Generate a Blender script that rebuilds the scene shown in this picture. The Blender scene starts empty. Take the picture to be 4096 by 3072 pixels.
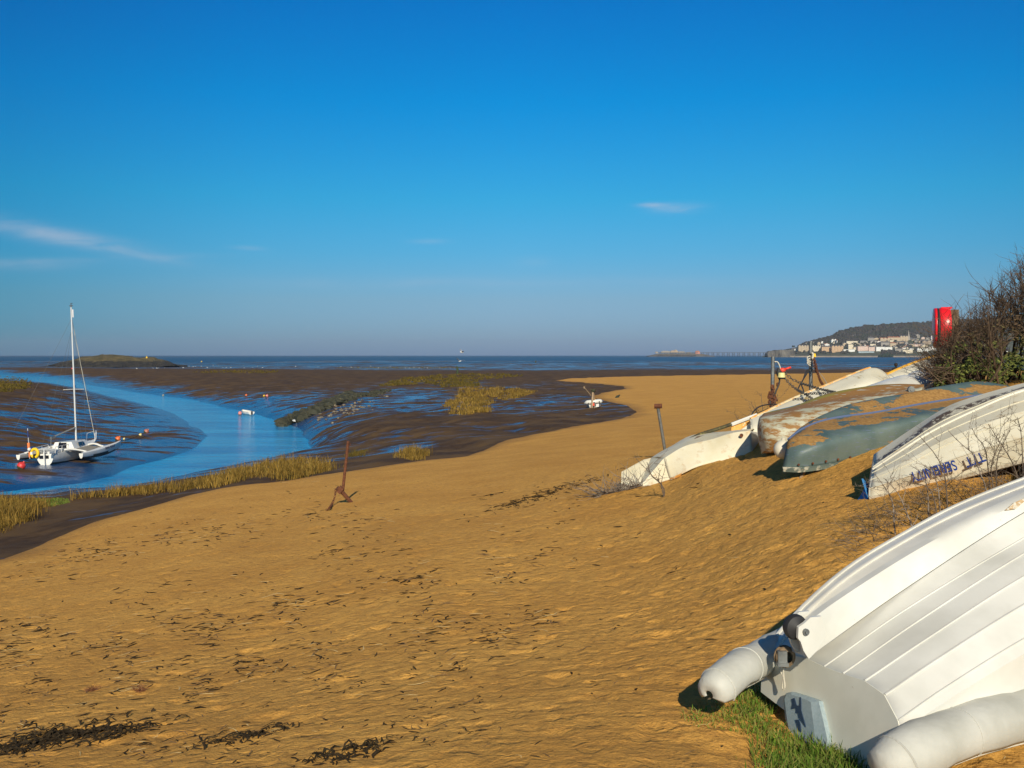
import bpy, math, random
import numpy as np
from mathutils import Vector, Matrix, noise as mnoise
sc = bpy.context.scene
COL = sc.collection
H, HY, F = 7.5, 354.8, 1000.0          # eye height (m), horizon row and focal length used to survey the place
PI = math.pi

def at(px, py, Y):
    """world point seen at a surveyed bearing, Y metres out"""
    return ((px-512)/F*Y, Y, H+(HY-py)*Y/F)
def atz(px, py, z):
    Y = (H-z)*F/(py-HY)
    return ((px-512)/F*Y, Y, z)

# ---------------------------------------------------------------- node helper
class NT:
    def __init__(s, tree):
        s.t = tree; s.n = tree.nodes; s.l = tree.links
    def new(s, k, **kw):
        n = s.n.new(k)
        for a, b in kw.items(): setattr(n, a, b)
        return n
    def put(s, sock, v):
        if hasattr(v, 'is_linked') or isinstance(v, bpy.types.NodeSocket): s.l.new(v, sock)
        elif isinstance(v, (tuple, list)):
            sock.default_value = tuple(v)+(1,) if len(v) == 3 and len(sock.default_value) == 4 else v
        else: sock.default_value = v
    def coord(s, kind='Object', scale=(1, 1, 1), rot=(0, 0, 0)):
        c = s.new('ShaderNodeTexCoord').outputs[kind]
        m = s.new('ShaderNodeMapping'); s.l.new(c, m.inputs[0])
        m.inputs['Scale'].default_value = scale; m.inputs['Rotation'].default_value = rot
        return m.outputs[0]
    def pos(s, scale=(1, 1, 1), rot=(0, 0, 0)):
        c = s.new('ShaderNodeNewGeometry').outputs['Position']
        m = s.new('ShaderNodeMapping'); s.l.new(c, m.inputs[0])
        m.inputs['Scale'].default_value = scale; m.inputs['Rotation'].default_value = rot
        return m.outputs[0]
    def noise(s, v, scale=5, detail=4, rough=.55, dist=0, col=False):
        n = s.new('ShaderNodeTexNoise'); s.l.new(v, n.inputs['Vector'])
        n.inputs['Scale'].default_value = scale; n.inputs['Detail'].default_value = detail
        n.inputs['Roughness'].default_value = rough; n.inputs['Distortion'].default_value = dist
        return n.outputs['Color' if col else 'Fac']
    def ramp(s, f, *stops):
        r = s.new('ShaderNodeValToRGB'); s.l.new(f, r.inputs[0])
        e = r.color_ramp.elements
        while len(e) < len(stops): e.new(.5)
        for i, (p, c) in enumerate(stops):
            e[i].position = p
            e[i].color = (c, c, c, 1) if isinstance(c, (int, float)) else tuple(c)+(1,)
        return r.outputs[0]
    def mix(s, f, a, b, mode='MIX'):
        m = s.new('ShaderNodeMix', data_type='RGBA', blend_type=mode)
        s.put(m.inputs[0], f); s.put(m.inputs[6], a); s.put(m.inputs[7], b)
        return m.outputs[2]
    def math(s, op, a, b=0.0, clamp=False):
        m = s.new('ShaderNodeMath', operation=op, use_clamp=clamp)
        s.put(m.inputs[0], a); s.put(m.inputs[1], b)
        return m.outputs[0]
    def attr(s, name, out='Fac'):
        a = s.new('ShaderNodeAttribute'); a.attribute_name = name
        return a.outputs[out]
    def bump(s, h, strength=.3, dist=.02, normal=None):
        b = s.new('ShaderNodeBump'); s.put(b.inputs['Height'], h)
        b.inputs['Strength'].default_value = strength; b.inputs['Distance'].default_value = dist
        if normal is not None: s.l.new(normal, b.inputs['Normal'])
        return b.outputs[0]

MATS = {}
def material(name, fn=None, color=(.5, .5, .5), rough=.6, metal=0, spec=None):
    if name in MATS: return MATS[name]
    m = bpy.data.materials.new(name); m.use_nodes = True
    t = NT(m.node_tree); b = m.node_tree.nodes['Principled BSDF']
    t.put(b.inputs['Base Color'], color); b.inputs['Roughness'].default_value = rough
    b.inputs['Metallic'].default_value = metal
    if spec is not None: b.inputs['Specular IOR Level'].default_value = spec
    if fn: fn(t, b)
    MATS[name] = m
    return m
def mottled(name, c1, c2, scale=6, rough=.6, lo=.35, hi=.65, c3=None, s3=25, t3=.62, bump=.15, bd=.005, metal=0, stretch=(1, 1, 1), spec=None):
    """base colour drifting between two tones, with optional small stains of a third"""
    def fn(t, b):
        v = t.coord('Object', stretch)
        f = t.ramp(t.noise(v, scale, 5), (lo, 0), (hi, 1))
        c = t.mix(f, c1, c2)
        if c3:
            g = t.ramp(t.noise(v, s3, 6, .7), (t3, 0), (t3+.06, 1))
            c = t.mix(g, c, c3)
        t.put(b.inputs['Base Color'], c)
        if bump: t.put(b.inputs['Normal'], t.bump(t.noise(v, scale*6, 5), bump, bd))
    return material(name, fn, rough=rough, metal=metal, spec=spec)

# ---------------------------------------------------------------- mesh helper
class MB:
    def __init__(s): s.v = []; s.f = []; s.m = []
    def add(s, vs, fs, mi=0):
        o = len(s.v); s.v += [tuple(p) for p in vs]
        s.f += [tuple(i+o for i in f) for f in fs]; s.m += [mi]*len(fs)
        return s
    def box(s, c, d, rot=None, mi=0, taper=1.0):
        x, y, z = (q/2 for q in d)
        vs = [Vector((i*x*(taper if k > 0 else 1), j*y*(taper if k > 0 else 1), k*z)) for i in (-1, 1) for j in (-1, 1) for k in (-1, 1)]
        if rot is not None: vs = [rot @ q for q in vs]
        vs = [q+Vector(c) for q in vs]
        return s.add(vs, [(0, 1, 3, 2), (4, 6, 7, 5), (0, 4, 5, 1), (2, 3, 7, 6), (0, 2, 6, 4), (1, 5, 7, 3)], mi)
    def tube(s, path, r, n=6, caps=True, mi=0, closed=False, squash=None):
        P = [Vector(p) for p in path]; k = len(P)
        R = r if isinstance(r, (list, tuple)) else [r]*k
        up = None; vs = []
        for i, p in enumerate(P):
            if closed: d = P[(i+1) % k]-P[i-1]
            else: d = P[min(i+1, k-1)]-P[max(i-1, 0)]
            if d.length < 1e-9: d = Vector((0, 0, 1))
            d.normalize()
            if up is None:
                up = Vector((0, 0, 1)) if abs(d.z) < .9 else Vector((1, 0, 0))
            a = up-d*up.dot(d)
            if a.length < 1e-6: a = d.orthogonal()
            a.normalize(); b = d.cross(a); up = a
            for j in range(n):
                t = 2*PI*j/n
                q = p+a*math.cos(t)*R[i]*(squash or 1)+b*math.sin(t)*R[i]
                vs.append(q)
        fs = []
        for i in range(k if closed else k-1):
            i2 = (i+1) % k
            for j in range(n):
                j2 = (j+1) % n
                fs.append((i*n+j, i*n+j2, i2*n+j2, i2*n+j))
        if caps and not closed:
            fs.append(tuple(range(n))[::-1]); fs.append(tuple((k-1)*n+j for j in range(n)))
        return s.add(vs, fs, mi)
    def ball(s, c, r, nu=12, nv=8, sc_=(1, 1, 1), mi=0, rot=None, jit=0, rnd=None):
        vs = []
        for i in range(nv+1):
            ph = PI*i/nv
            for j in range(nu):
                th = 2*PI*j/nu
                q = Vector((math.sin(ph)*math.cos(th)*sc_[0], math.sin(ph)*math.sin(th)*sc_[1], math.cos(ph)*sc_[2]))*r
                if jit and 0 < i < nv: q *= 1+(rnd or random).uniform(-jit, jit)
                if rot is not None: q = rot @ q
                vs.append(q+Vector(c))
        fs = [(i*nu+j, (i+1)*nu+j, (i+1)*nu+(j+1) % nu, i*nu+(j+1) % nu) for i in range(nv) for j in range(nu)]
        return s.add(vs, fs, mi)
    def grid(s, rows, mi=0, flip=False, closed=False):
        n = len(rows[0]); vs = [p for r in rows for p in r]; fs = []
        for i in range(len(rows)-1):
            for j in range(n if closed else n-1):
                j2 = (j+1) % n
                q = (i*n+j, i*n+j2, (i+1)*n+j2, (i+1)*n+j)
                fs.append(q[::-1] if flip else q)
        return s.add(vs, fs, mi)
    def prism(s, poly, off, mi=0):
        """flat polygon given thickness along a vector"""
        n = len(poly); o = Vector(off)
        vs = [Vector(p) for p in poly]+[Vector(p)+o for p in poly]
        fs = [tuple(range(n))[::-1], tuple(range(n, 2*n))]+[(i, (i+1) % n, n+(i+1) % n, n+i) for i in range(n)]
        return s.add(vs, fs, mi)
    def build(s, name, mats, parent=None, smooth=None, solid=0, offset=-1, world=False):
        """one mesh object; world=True: the verts are world points, made local to parent"""
        if not isinstance(mats, (list, tuple)): mats = [mats]
        me = bpy.data.meshes.new(name)
        vs = s.v
        if world and parent is not None:
            iv = pmat(parent).inverted(); vs = [tuple(iv @ Vector(p)) for p in vs]
        me.from_pydata(vs, [], s.f)
        for m in mats: me.materials.append(m)
        if len(mats) > 1: me.polygons.foreach_set('material_index', s.m)
        if smooth is not None:
            me.polygons.foreach_set('use_smooth', [True]*len(me.polygons))
            if smooth < 170: me.set_sharp_from_angle(angle=math.radians(smooth))
        o = bpy.data.objects.new(name, me); COL.objects.link(o)
        if parent is not None: o.parent = parent
        if solid:
            md = o.modifiers.new('thick', 'SOLIDIFY'); md.thickness = solid; md.offset = offset
        return o
def pmat(o):
    M = Matrix.LocRotScale(o.location, o.rotation_euler, o.scale)
    return (pmat(o.parent) @ M) if o.parent else M
def tag(o, label=None, cat=None, group=None, kind=None):
    if label: o['label'] = label
    if cat: o['category'] = cat
    if group: o['group'] = group
    if kind: o['kind'] = kind
    return o
def thing(name, label, cat, loc=(0, 0, 0), rot=(0, 0, 0), group=None):
    o = bpy.data.objects.new(name, None); COL.objects.link(o)
    o.empty_display_size = .2; o.location = loc; o.rotation_euler = rot
    return tag(o, label, cat, group)
def catmull(P, n):
    """resample a polyline smoothly into n points, even in chord length"""
    P = np.array(P, float); d = np.r_[0, np.cumsum(np.linalg.norm(np.diff(P, axis=0), axis=1))]
    t = np.linspace(0, d[-1], n); out = []
    m = np.zeros_like(P)
    for i in range(len(P)):
        a, b = max(i-1, 0), min(i+1, len(P)-1)
        m[i] = (P[b]-P[a])/max(d[b]-d[a], 1e-9)
    for q in t:
        i = min(max(np.searchsorted(d, q)-1, 0), len(P)-2); h = d[i+1]-d[i]; u = (q-d[i])/h
        out.append((2*u**3-3*u**2+1)*P[i]+(u**3-2*u*u+u)*h*m[i]+(3*u*u-2*u**3)*P[i+1]+(u**3-u*u)*h*m[i+1])
    return [tuple(p) for p in out]

# ---------------------------------------------------------------- camera
cam = bpy.data.cameras.new('camera'); co = bpy.data.objects.new('camera', cam); COL.objects.link(co)
co.location = (0, 0, H); co.rotation_euler = (PI/2, 0, 0)
cam.sensor_width = 36; cam.lens = 36*F/1024; cam.shift_y = (HY-384)/1024
cam.clip_start = .1; cam.clip_end = 60000
sc.camera = co
sc.render.resolution_x, sc.render.resolution_y = 1024, 768

# ---------------------------------------------------------------- light
SUN_AZ, SUN_EL = math.atan2(.08, -.997), math.radians(29)
sd = Vector((math.sin(SUN_AZ)*math.cos(SUN_EL), math.cos(SUN_AZ)*math.cos(SUN_EL), math.sin(SUN_EL)))
sun = bpy.data.lights.new('sun', 'SUN'); so = bpy.data.objects.new('sun', sun); COL.objects.link(so)
sun.energy = 5.0; sun.angle = math.radians(.5); sun.color = (1, .89, .70)
so.rotation_euler = sd.to_track_quat('Z', 'Y').to_euler(); so.location = (20, -40, 40)
w = bpy.data.worlds.new('World'); sc.world = w; w.use_nodes = True
t = NT(w.node_tree); bg = w.node_tree.nodes['Background']
sky = t.new('ShaderNodeTexSky', sky_type='NISHITA', sun_disc=False)
sky.sun_elevation = SUN_EL; sky.sun_rotation = SUN_AZ; sky.air_density = 1.0; sky.dust_density = .6; sky.ozone_density = 1.6
gen = t.new('ShaderNodeTexCoord').outputs['Generated']
sep = t.new('ShaderNodeSeparateXYZ'); t.l.new(gen, sep.inputs[0])
# the saturated winter sky: deeper upwards, made more neutral overhead to fill the shadows, dull and grey in the last degrees above the sea
tint = t.ramp(t.math('MULTIPLY', sep.outputs[2], 2.0, True), (0.0, (.24, .42, .95)), (.04, (.28, .46, .86)), (.11, (.29, .48, .76)), (.20, (.17, .54, .82)), (.306, (.084, .60, .87)), (.49, (.004, .59, 1.0)), (.66, (.002, .52, 1.02)), (.78, (.05, .42, .80)), (1.0, (.24, .34, .50)))
c = t.mix(1.0, sky.outputs[0], tint, 'MULTIPLY')
azl = t.math('DIVIDE', sep.outputs[0], t.math('MAXIMUM', sep.outputs[1], .3))
c = t.mix(1.0, c, t.ramp(t.math('ADD', t.math('MULTIPLY', azl, .8), .5, True), (.06, (.30, .70, .76)), (.30, (.80, .92, .93)), (.5, (1, 1, 1)), (.75, (1, 1, 1)), (.92, (.80, .93, .95))), 'MULTIPLY')
# thin cirrus streaks, laid out by bearing in the sky
az = t.math('DIVIDE', sep.outputs[0], sep.outputs[1]); el = t.math('DIVIDE', sep.outputs[2], sep.outputs[1])
comb = t.new('ShaderNodeCombineXYZ'); t.put(comb.inputs[0], az); t.put(comb.inputs[1], t.math('MULTIPLY', el, 6.0))
nz = t.noise(comb.outputs[0], 9, 8, .6, .6)
tot = None
for (x, y, sx, sy, slope, amt) in [(-.455, .119, .085, .0095, -.20, .62), (-.400, .105, .055, .004, -.17, .35), (-.41, .096, .10, .003, .03, .22), (-.49, .090, .06, .006, 0, .25),
                                   (.166, .146, .022, .0045, .02, 1.1), (.142, .150, .014, .0022, .03, .8), (-.263, .1065, .016, .0022, -.04, .30), (-.083, .1135, .018, .0025, 0, .22), (.02, .094, .018, .005, 0, .16), (-.12, .072, .18, .006, 0, .12), (.1, .073, .2, .005, 0, .10)]:
    dx = t.math('SUBTRACT', az, x)
    dy = t.math('SUBTRACT', t.math('SUBTRACT', el, y), t.math('MULTIPLY', dx, slope))
    q = t.math('ADD', t.math('POWER', t.math('ABSOLUTE', t.math('DIVIDE', dx, sx)), 2.0), t.math('POWER', t.math('ABSOLUTE', t.math('DIVIDE', dy, sy)), 2.0))
    g = t.math('MULTIPLY', t.math('POWER', 2.718, t.math('MULTIPLY', q, -1.0)), amt)
    tot = g if tot is None else t.math('ADD', tot, g)
front = t.math('GREATER_THAN', sep.outputs[1], 0.05)
cl = t.math('MULTIPLY', t.math('MULTIPLY', tot, t.ramp(nz, (.32, .15), (.66, 1))), front, True)
c = t.mix(t.math('MULTIPLY', cl, .8), c, (4.6, 5.0, 5.9))
t.put(bg.inputs[0], c); bg.inputs[1].default_value = .11
sc.view_settings.view_transform = 'Standard'; sc.view_settings.look = 'None'
sc.view_settings.exposure = 0; sc.view_settings.gamma = 1

# ---------------------------------------------------------------- terrain
def _h(ix, iy, s):
    a = (ix.astype(np.int64)*374761393+iy.astype(np.int64)*668265263+s*144665) & 0xffffffff
    a = ((a ^ (a >> 13))*1274126177) & 0xffffffff
    return ((a ^ (a >> 16)) & 0xffff)/65535.0*2-1
def vn(x, y, s=0):
    x = np.asarray(x, float); y = np.asarray(y, float)
    ix, iy = np.floor(x), np.floor(y); fx, fy = x-ix, y-iy
    fx = fx*fx*(3-2*fx); fy = fy*fy*(3-2*fy)
    a, b, c_, d = _h(ix, iy, s), _h(ix+1, iy, s), _h(ix, iy+1, s), _h(ix+1, iy+1, s)
    return (a*(1-fx)+b*fx)*(1-fy)+(c_*(1-fx)+d*fx)*fy
def fbm(x, y, s=0, o=4):
    r = 0; a = 1; 
    for i in range(o): r = r+a*vn(x*2**i, y*2**i, s+i*7); a *= .5
    return r/2

CP = [  # surveyed ground: bearing column, row, height above the creek
 (0,768,5.0),(256,768,5.3),(512,768,5.5),(700,768,5.52),(900,768,5.38),(1024,768,5.42),(1250,760,5.5),(-250,768,4.5),
 (512,650,5.1),(256,650,4.6),(0,650,4.1),(-150,650,3.7),(700,650,5.35),(700,560,5.2),(400,560,4.6),(200,560,3.9),(100,560,3.4),(0,562,3.0),(-120,570,2.7),
 (850,560,5.7),(760,740,5.42),(868,500,5.82),(960,490,6.05),(1024,470,6.2),(1120,480,6.45),(1150,600,5.85),(785,476,5.75),(870,470,6.0),(960,452,6.3),(762,455,5.78),
 (620,489,4.9),(680,488,5.15),(700,470,5.45),(740,462,5.6),(664,452,4.6),(752,441,5.8),(783,434,5.95),(824,422,6.15),(868,408,6.4),(940,395,6.68),(1010,390,6.85),(1150,390,7.2),
 (700,440,4.7),(760,420,4.6),(830,400,4.4),(885,392,5.0),
 (620,430,3.9),(560,460,4.2),(350,504,3.8),(450,500,4.1),(300,512,3.6),
 (93,523,2.7),(153,505,2.8),(222,488,2.9),(278,481,3.0),(342,472,3.1),(417,461,3.1),(463,456,3.1),(509,440,3.1),(555,430,3.1),(602,422,3.1),(630,417,3.1),(632,410,3.1),(616,403,3.0),(597,396,2.9),(611,391,2.8),(625,387,2.7),(593,383,2.5),(555,380,2.2),(648,376,2.2),(740,374.5,2.2),(833,373,2.2),(900,372,2.2),(1024,371,2.2),(1150,371,2.4),
 (720,400,3.6),(800,385,3.5),(900,378,3.6),(700,368,.7),(900,368,.7),
 (30,540,2.35),(0,525,2.1),(60,515,1.9),(110,497,1.5),(160,487,1.5),(200,480,1.6),(300,463,1.7),(-120,535,2.0),
 (47,467,.35),(100,458,.25),(0,470,.45),(0,450,.8),(0,430,1.3),(0,410,1.8),(0,392,2.5),(40,385,2.1),(70,389,1.2),(100,399,.8),(60,420,1.0),(60,440,.6),(130,413,.5),(180,427,.3),(150,445,.25),(-120,400,2.6),(-120,440,1.5),(-150,480,.8),
 (0,378,.4),(-120,376,.5),
 (88,369.5,1.8),(160,370,2.0),(220,370.8,2.2),(280,371.5,2.2),(34,372,1.1),(200,385,1.4),(250,395,1.2),(300,400,1.5),(330,415,1.4),(150,380,1.2),
 (500,375,2.4),(430,378,2.4),(470,392,2.6),(480,405,2.5),(400,410,2.1),(350,430,1.7),(335,450,1.4),(400,440,2.3),(500,420,2.7),(560,400,2.8),(540,385,2.5),(380,385,2.0),(330,378,2.1),(350,462,2.2),
]
for u in (-.65, -.4, -.2, 0, .2, .4, .65):
    for Y, z in ((560, .25), (800, .12), (1300, -.05), (3000, -.6), (9000, -1.5)):
        CP.append((512+u*F, HY+(H-z)*F/Y, z))
WP = [(-160,520),(-60,505),(0,499.5),(60,490),(110,492),(200,476),(300,458),(312,447),(314,440),(301,430),(285,423),(261.5,415.5),(220,406),(191,399),(161.6,395.7),(125,390.5),(103,387),(88,385),(75,381),(60,377.5),(-60,371),(-200,370),(-200,372),(-60,374),(45,382),(66,386),(82,388.5),(103,395),(122,399),(147,405),(166,411),(184,421),(198,430),(206,436),(200,443),(188,451),(165,459),(130,467),(112,476),(80,483),(0,492),(-160,500)]
WP = np.array([atz(a, b, 0)[:2] for a, b in WP])
SP = [(0,560),(45,542),(93,523),(125,513),(153,505),(185,496),(222,488),(250,484),(278,481.5),(310,477),(342,472),(380,466),(417,461),(440,459),(463,456),(485,449),(509,440),(530,435),(555,430),(580,425.5),(602,422),(622,419),(631,416),(635,412),(628,406.5),(612,402.5),(596,398.5),(594,396),(602,392.5),(626,388.5),(622,386),(600,384),(555,380.5),(570,378.2),(648,376),(740,374.5),(833,373),(900,372),(1024,371)]

def P3(a, b, z): return atz(a, b, z)
_c = np.array([atz(*q) for q in CP])
def _ab(X, Y):
    Yk = np.maximum(Y, 3.2)+3; X = np.clip(X, -.72*(Yk-3)-.3, .66*(Yk-3)+.2)
    return 3.0*X/Yk, np.log(Yk)*1.0
def seg_dist(X, Y, poly, closed=True):
    """distance and inside flag; metres"""
    if X.size < 3000:
        A0 = np.asarray(poly, float); B0 = np.roll(A0, -1, 0)
        if not closed: A0, B0 = A0[:-1], B0[:-1]
        x, y = X.reshape(-1, 1), Y.reshape(-1, 1); D_ = B0-A0; L2 = (D_**2).sum(1)+1e-12
        tt = np.clip(((x-A0[:, 0])*D_[:, 0]+(y-A0[:, 1])*D_[:, 1])/L2, 0, 1)
        dd = ((x-A0[:, 0]-tt*D_[:, 0])**2+(y-A0[:, 1]-tt*D_[:, 1])**2).min(1)
        k = ((A0[:, 1] > y) != (B0[:, 1] > y)) & (x < D_[:, 0]*(y-A0[:, 1])/np.where(D_[:, 1] == 0, 1e-9, D_[:, 1])+A0[:, 0])
        return np.sqrt(dd).reshape(X.shape), (k.sum(1) % 2 == 1).reshape(X.shape)
    d = np.full(X.shape, 1e9); ins = np.zeros(X.shape, bool)
    n = len(poly)
    for i in range(n if closed else n-1):
        x0, y0 = poly[i]; x1, y1 = poly[(i+1) % n]
        dx, dy = x1-x0, y1-y0; L = dx*dx+dy*dy+1e-12
        tt = np.clip(((X-x0)*dx+(Y-y0)*dy)/L, 0, 1)
        d = np.minimum(d, (X-x0-tt*dx)**2+(Y-y0-tt*dy)**2)
        if closed:
            k = ((y0 > Y) != (y1 > Y)) & (X < (x1-x0)*(Y-y0)/((y1-y0) if y1 != y0 else 1e-9)+x0)
            ins ^= k
    return np.sqrt(d), ins
def wfac(X, Y):
    d, i = seg_dist(X, Y, WP)
    sd_ = np.where(i, -d, d)
    k = .035*np.clip(Y, 30, 400)           # width of the creek's foot, wider in the far reaches
    return 1-np.exp(-np.clip(sd_+fbm(X*.22, Y*.08, 3)*1.0, 0, None)/k), sd_
ca, cb = _ab(_c[:, 0], _c[:, 1])
_wf, _ = wfac(_c[:, 0], _c[:, 1])
_cz = _c[:, 2]/np.maximum(_wf, .45)
def _U(r2): return np.where(r2 > 1e-12, r2*np.log(r2+1e-12), 0)
_n = len(ca)
K = _U((ca[:, None]-ca)**2+(cb[:, None]-cb)**2)+np.eye(_n)*.004
Pm = np.c_[np.ones(_n), ca, cb]
A = np.block([[K, Pm], [Pm.T, np.zeros((3, 3))]])
sol = np.linalg.solve(A, np.r_[_cz, 0, 0, 0])
def base_z(X, Y):
    a, b = _ab(X, Y); z = sol[_n]+sol[_n+1]*a+sol[_n+2]*b
    if X.size < 3000: z = z+(_U((a.reshape(-1, 1)-ca)**2+(b.reshape(-1, 1)-cb)**2)@sol[:_n]).reshape(X.shape)
    else:
        for i in range(_n): z = z+sol[i]*_U((a-ca[i])**2+(b-cb[i])**2)
    f, s_ = wfac(X, Y)
    z = z*f-.12*np.clip(-s_/2, 0, 1)
    return np.clip(z, -2, np.clip(5.95+.2*np.maximum(Y-2, 0), 0, 7.4))
def full_z(X, Y, sand=None):
    z = base_z(X, Y)
    d, i = seg_dist(X, Y, SAND2); s_ = np.where(i, d, -d)
    on = np.clip(s_/1.5+.5, 0, 1)
    near = np.clip((45-Y)/30, 0, 1)
    # trodden, wind-ruffled sand
    rx = X*.95+Y*.30; ry = Y*.95-X*.30
    rip = fbm(rx*2.2, ry*3.2, 11, 4)*.012+fbm(rx*12, ry*13, 13, 3)*.010+np.abs(vn(rx*5.1, ry*8.2, 17))*-.013*np.clip((X+.3)/1.5, .25, 1)
    foot = -np.clip(vn(X*3.9+.5*vn(X, Y, 5), Y*3.9, 23)-.35, 0, 1)*.045-np.clip(vn(X*8+3, Y*8, 29)-.45, 0, 1)*.022
    right = .5+.85*np.clip((X-.3)/1.8, 0, 1)
    zs = (rip*right+foot)*np.clip(near+.12, 0, 1)
    # mud: rills running down to the creek, humps
    _, sw = wfac(X, Y)
    zm = fbm(X*.35, Y*.16, 31, 5)*.26*np.clip(sw/8, 0, 1)*np.clip(260/np.maximum(Y, 1), .25, 1)*np.clip(Y/30-.3, 0, 1)
    rl = np.abs(vn(X*.45+Y*.22, Y*.03+X*.02, 41))
    zm = zm-np.clip(.16-rl, 0, 1)*.55*np.clip(sw/5, 0, 1)*np.clip((320-Y)/100, 0, 1)*np.clip(Y/40-.5, 0, 1)
    far = np.clip((Y-380)/150, 0, 1)
    zf = (fbm(X*.006, Y*.018, 51, 4)-.1)*.34
    z = z+zs*on+zm*(1-on)*(1-far)+zf*far*np.clip((2600-Y)/800, 0, 1)
    return z, s_
SPW = []
for a, b in SP:      # walk each surveyed shoreline point out to where the bearing ray meets the ground
    lo, hi = 6.0, 420.0
    Ys = np.geomspace(6, 900, 500); Xs = (a-512)/F*Ys
    zz = base_z(Xs, Ys); ray = H+(HY-b)*Ys/F
    k = np.argmax(ray < zz) if (ray < zz).any() else 300
    SPW.append((Xs[k], Ys[k]))
SAND2 = np.array([(-60, -40), (-30, 5), (-16, 22)]+SPW+[(400, 420), (400, -40)])
def gz(x, y):
    z, _ = full_z(np.array([float(x)]), np.array([float(y)])); return float(z[0])
def gza(x, y): return full_z(np.asarray(x, float), np.asarray(y, float))[0]
def gpt(px, py):
    """where the bearing ray meets the ground"""
    Ys = np.geomspace(3, 1600, 240); Xs = (px-512)/F*Ys
    zz = base_z(Xs, Ys); ray = H+(HY-py)*Ys/F
    k = int(np.argmax(ray < zz)) if (ray < zz).any() else 239
    if k > 0:
        a0 = ray[k-1]-zz[k-1]; a1 = ray[k]-zz[k]; u = a0/(a0-a1+1e-12); y = Ys[k-1]+(Ys[k]-Ys[k-1])*u
    else: y = Ys[0]
    x = (px-512)/F*y
    return (x, y, gz(x, y))

rows_v = np.r_[np.linspace(.75, .36, 200), np.linspace(.3592, .16, 330)[0:], np.linspace(.159, .013, 300), np.geomspace(.0128, .0008, 110)]
hs = np.interp(np.log(1/rows_v), np.log([1/.75, 2.4, 5, 7, 12, 30, 80, 1300]), [1.55, 1.9, 2.1, 3.0, 4.5, 5.5, 7.2, 7.5])
Yr = np.r_[-30, -10, -4, -1.0, .2, .8, 1.4, hs/rows_v]
Yr = np.maximum.accumulate(Yr); Yr = Yr[np.r_[True, np.diff(Yr) > 1e-4]]
uc = np.r_[np.linspace(-1.5, -.62, 40), np.linspace(-.615, .62, 760), np.linspace(.63, 1.5, 40)]
GX = uc[None, :]*(np.maximum(Yr, 1)[:, None]+2.0); GY = np.repeat(Yr[:, None], len(uc), 1)
GZ, GS = full_z(GX.ravel(), GY.ravel())
def sheet(name, X, Y, Z, keep, mat, attrs={}):
    ny, nx = len(Yr), len(uc)
    idx = np.arange(ny*nx).reshape(ny, nx)
    q = np.stack([idx[:-1, :-1], idx[:-1, 1:], idx[1:, 1:], idx[1:, :-1]], -1).reshape(-1, 4)
    q = q[keep[q].any(1)]
    used = np.unique(q); rem = -np.ones(ny*nx, int); rem[used] = np.arange(len(used)); q = rem[q]
    me = bpy.data.meshes.new(name)
    me.vertices.add(len(used)); me.vertices.foreach_set('co', np.stack([X.ravel()[used], Y.ravel()[used], Z[used]], 1).astype('f').ravel())
    me.loops.add(q.size); me.loops.foreach_set('vertex_index', q.ravel().astype('i'))
    me.polygons.add(len(q)); me.polygons.foreach_set('loop_start', np.arange(0, q.size, 4, dtype='i'))
    me.polygons.foreach_set('use_smooth', np.ones(len(q), bool)); me.update(calc_edges=True)
    for k, v in attrs.items():
        a = me.attributes.new(k, 'FLOAT', 'POINT'); a.data.foreach_set('value', v[used].astype('f'))
    me.materials.append(mat)
    o = bpy.data.objects.new(name, me); COL.objects.link(o)
    return tag(o, kind='structure')

def mud_fn(t, b):
    p = t.pos(); st2 = t.pos((.22, .55, 1), (0, 0, .25))
    wet = t.attr('wet')
    n1 = t.noise(st2, 1.0, 7, .62, .3); n2 = t.noise(p, 3.0, 6, .6)
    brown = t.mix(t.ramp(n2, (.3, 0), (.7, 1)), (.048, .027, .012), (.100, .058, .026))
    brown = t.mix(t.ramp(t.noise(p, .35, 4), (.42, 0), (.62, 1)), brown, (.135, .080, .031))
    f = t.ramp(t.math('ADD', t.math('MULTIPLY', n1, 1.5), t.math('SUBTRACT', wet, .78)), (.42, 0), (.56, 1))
    dark = (.008, .055, .17)  # blue sky sheen put into the wet mud's base colour
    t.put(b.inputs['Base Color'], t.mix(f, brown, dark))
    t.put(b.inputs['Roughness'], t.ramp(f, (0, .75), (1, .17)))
    t.put(b.inputs['Specular IOR Level'], t.ramp(f, (0, .12), (1, .95)))
    hb = t.math('ADD', t.math('MULTIPLY', t.noise(t.pos((.6, 2.2, 1), (0, 0, .3)), 2.2, 6, .65), 1.0), t.math('MULTIPLY', n2, .5))
    t.put(b.inputs['Normal'], t.bump(hb, .55, .10))
    b.inputs['Coat Weight'].default_value = 0
mud_m = material('wet_mud', mud_fn)
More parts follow.
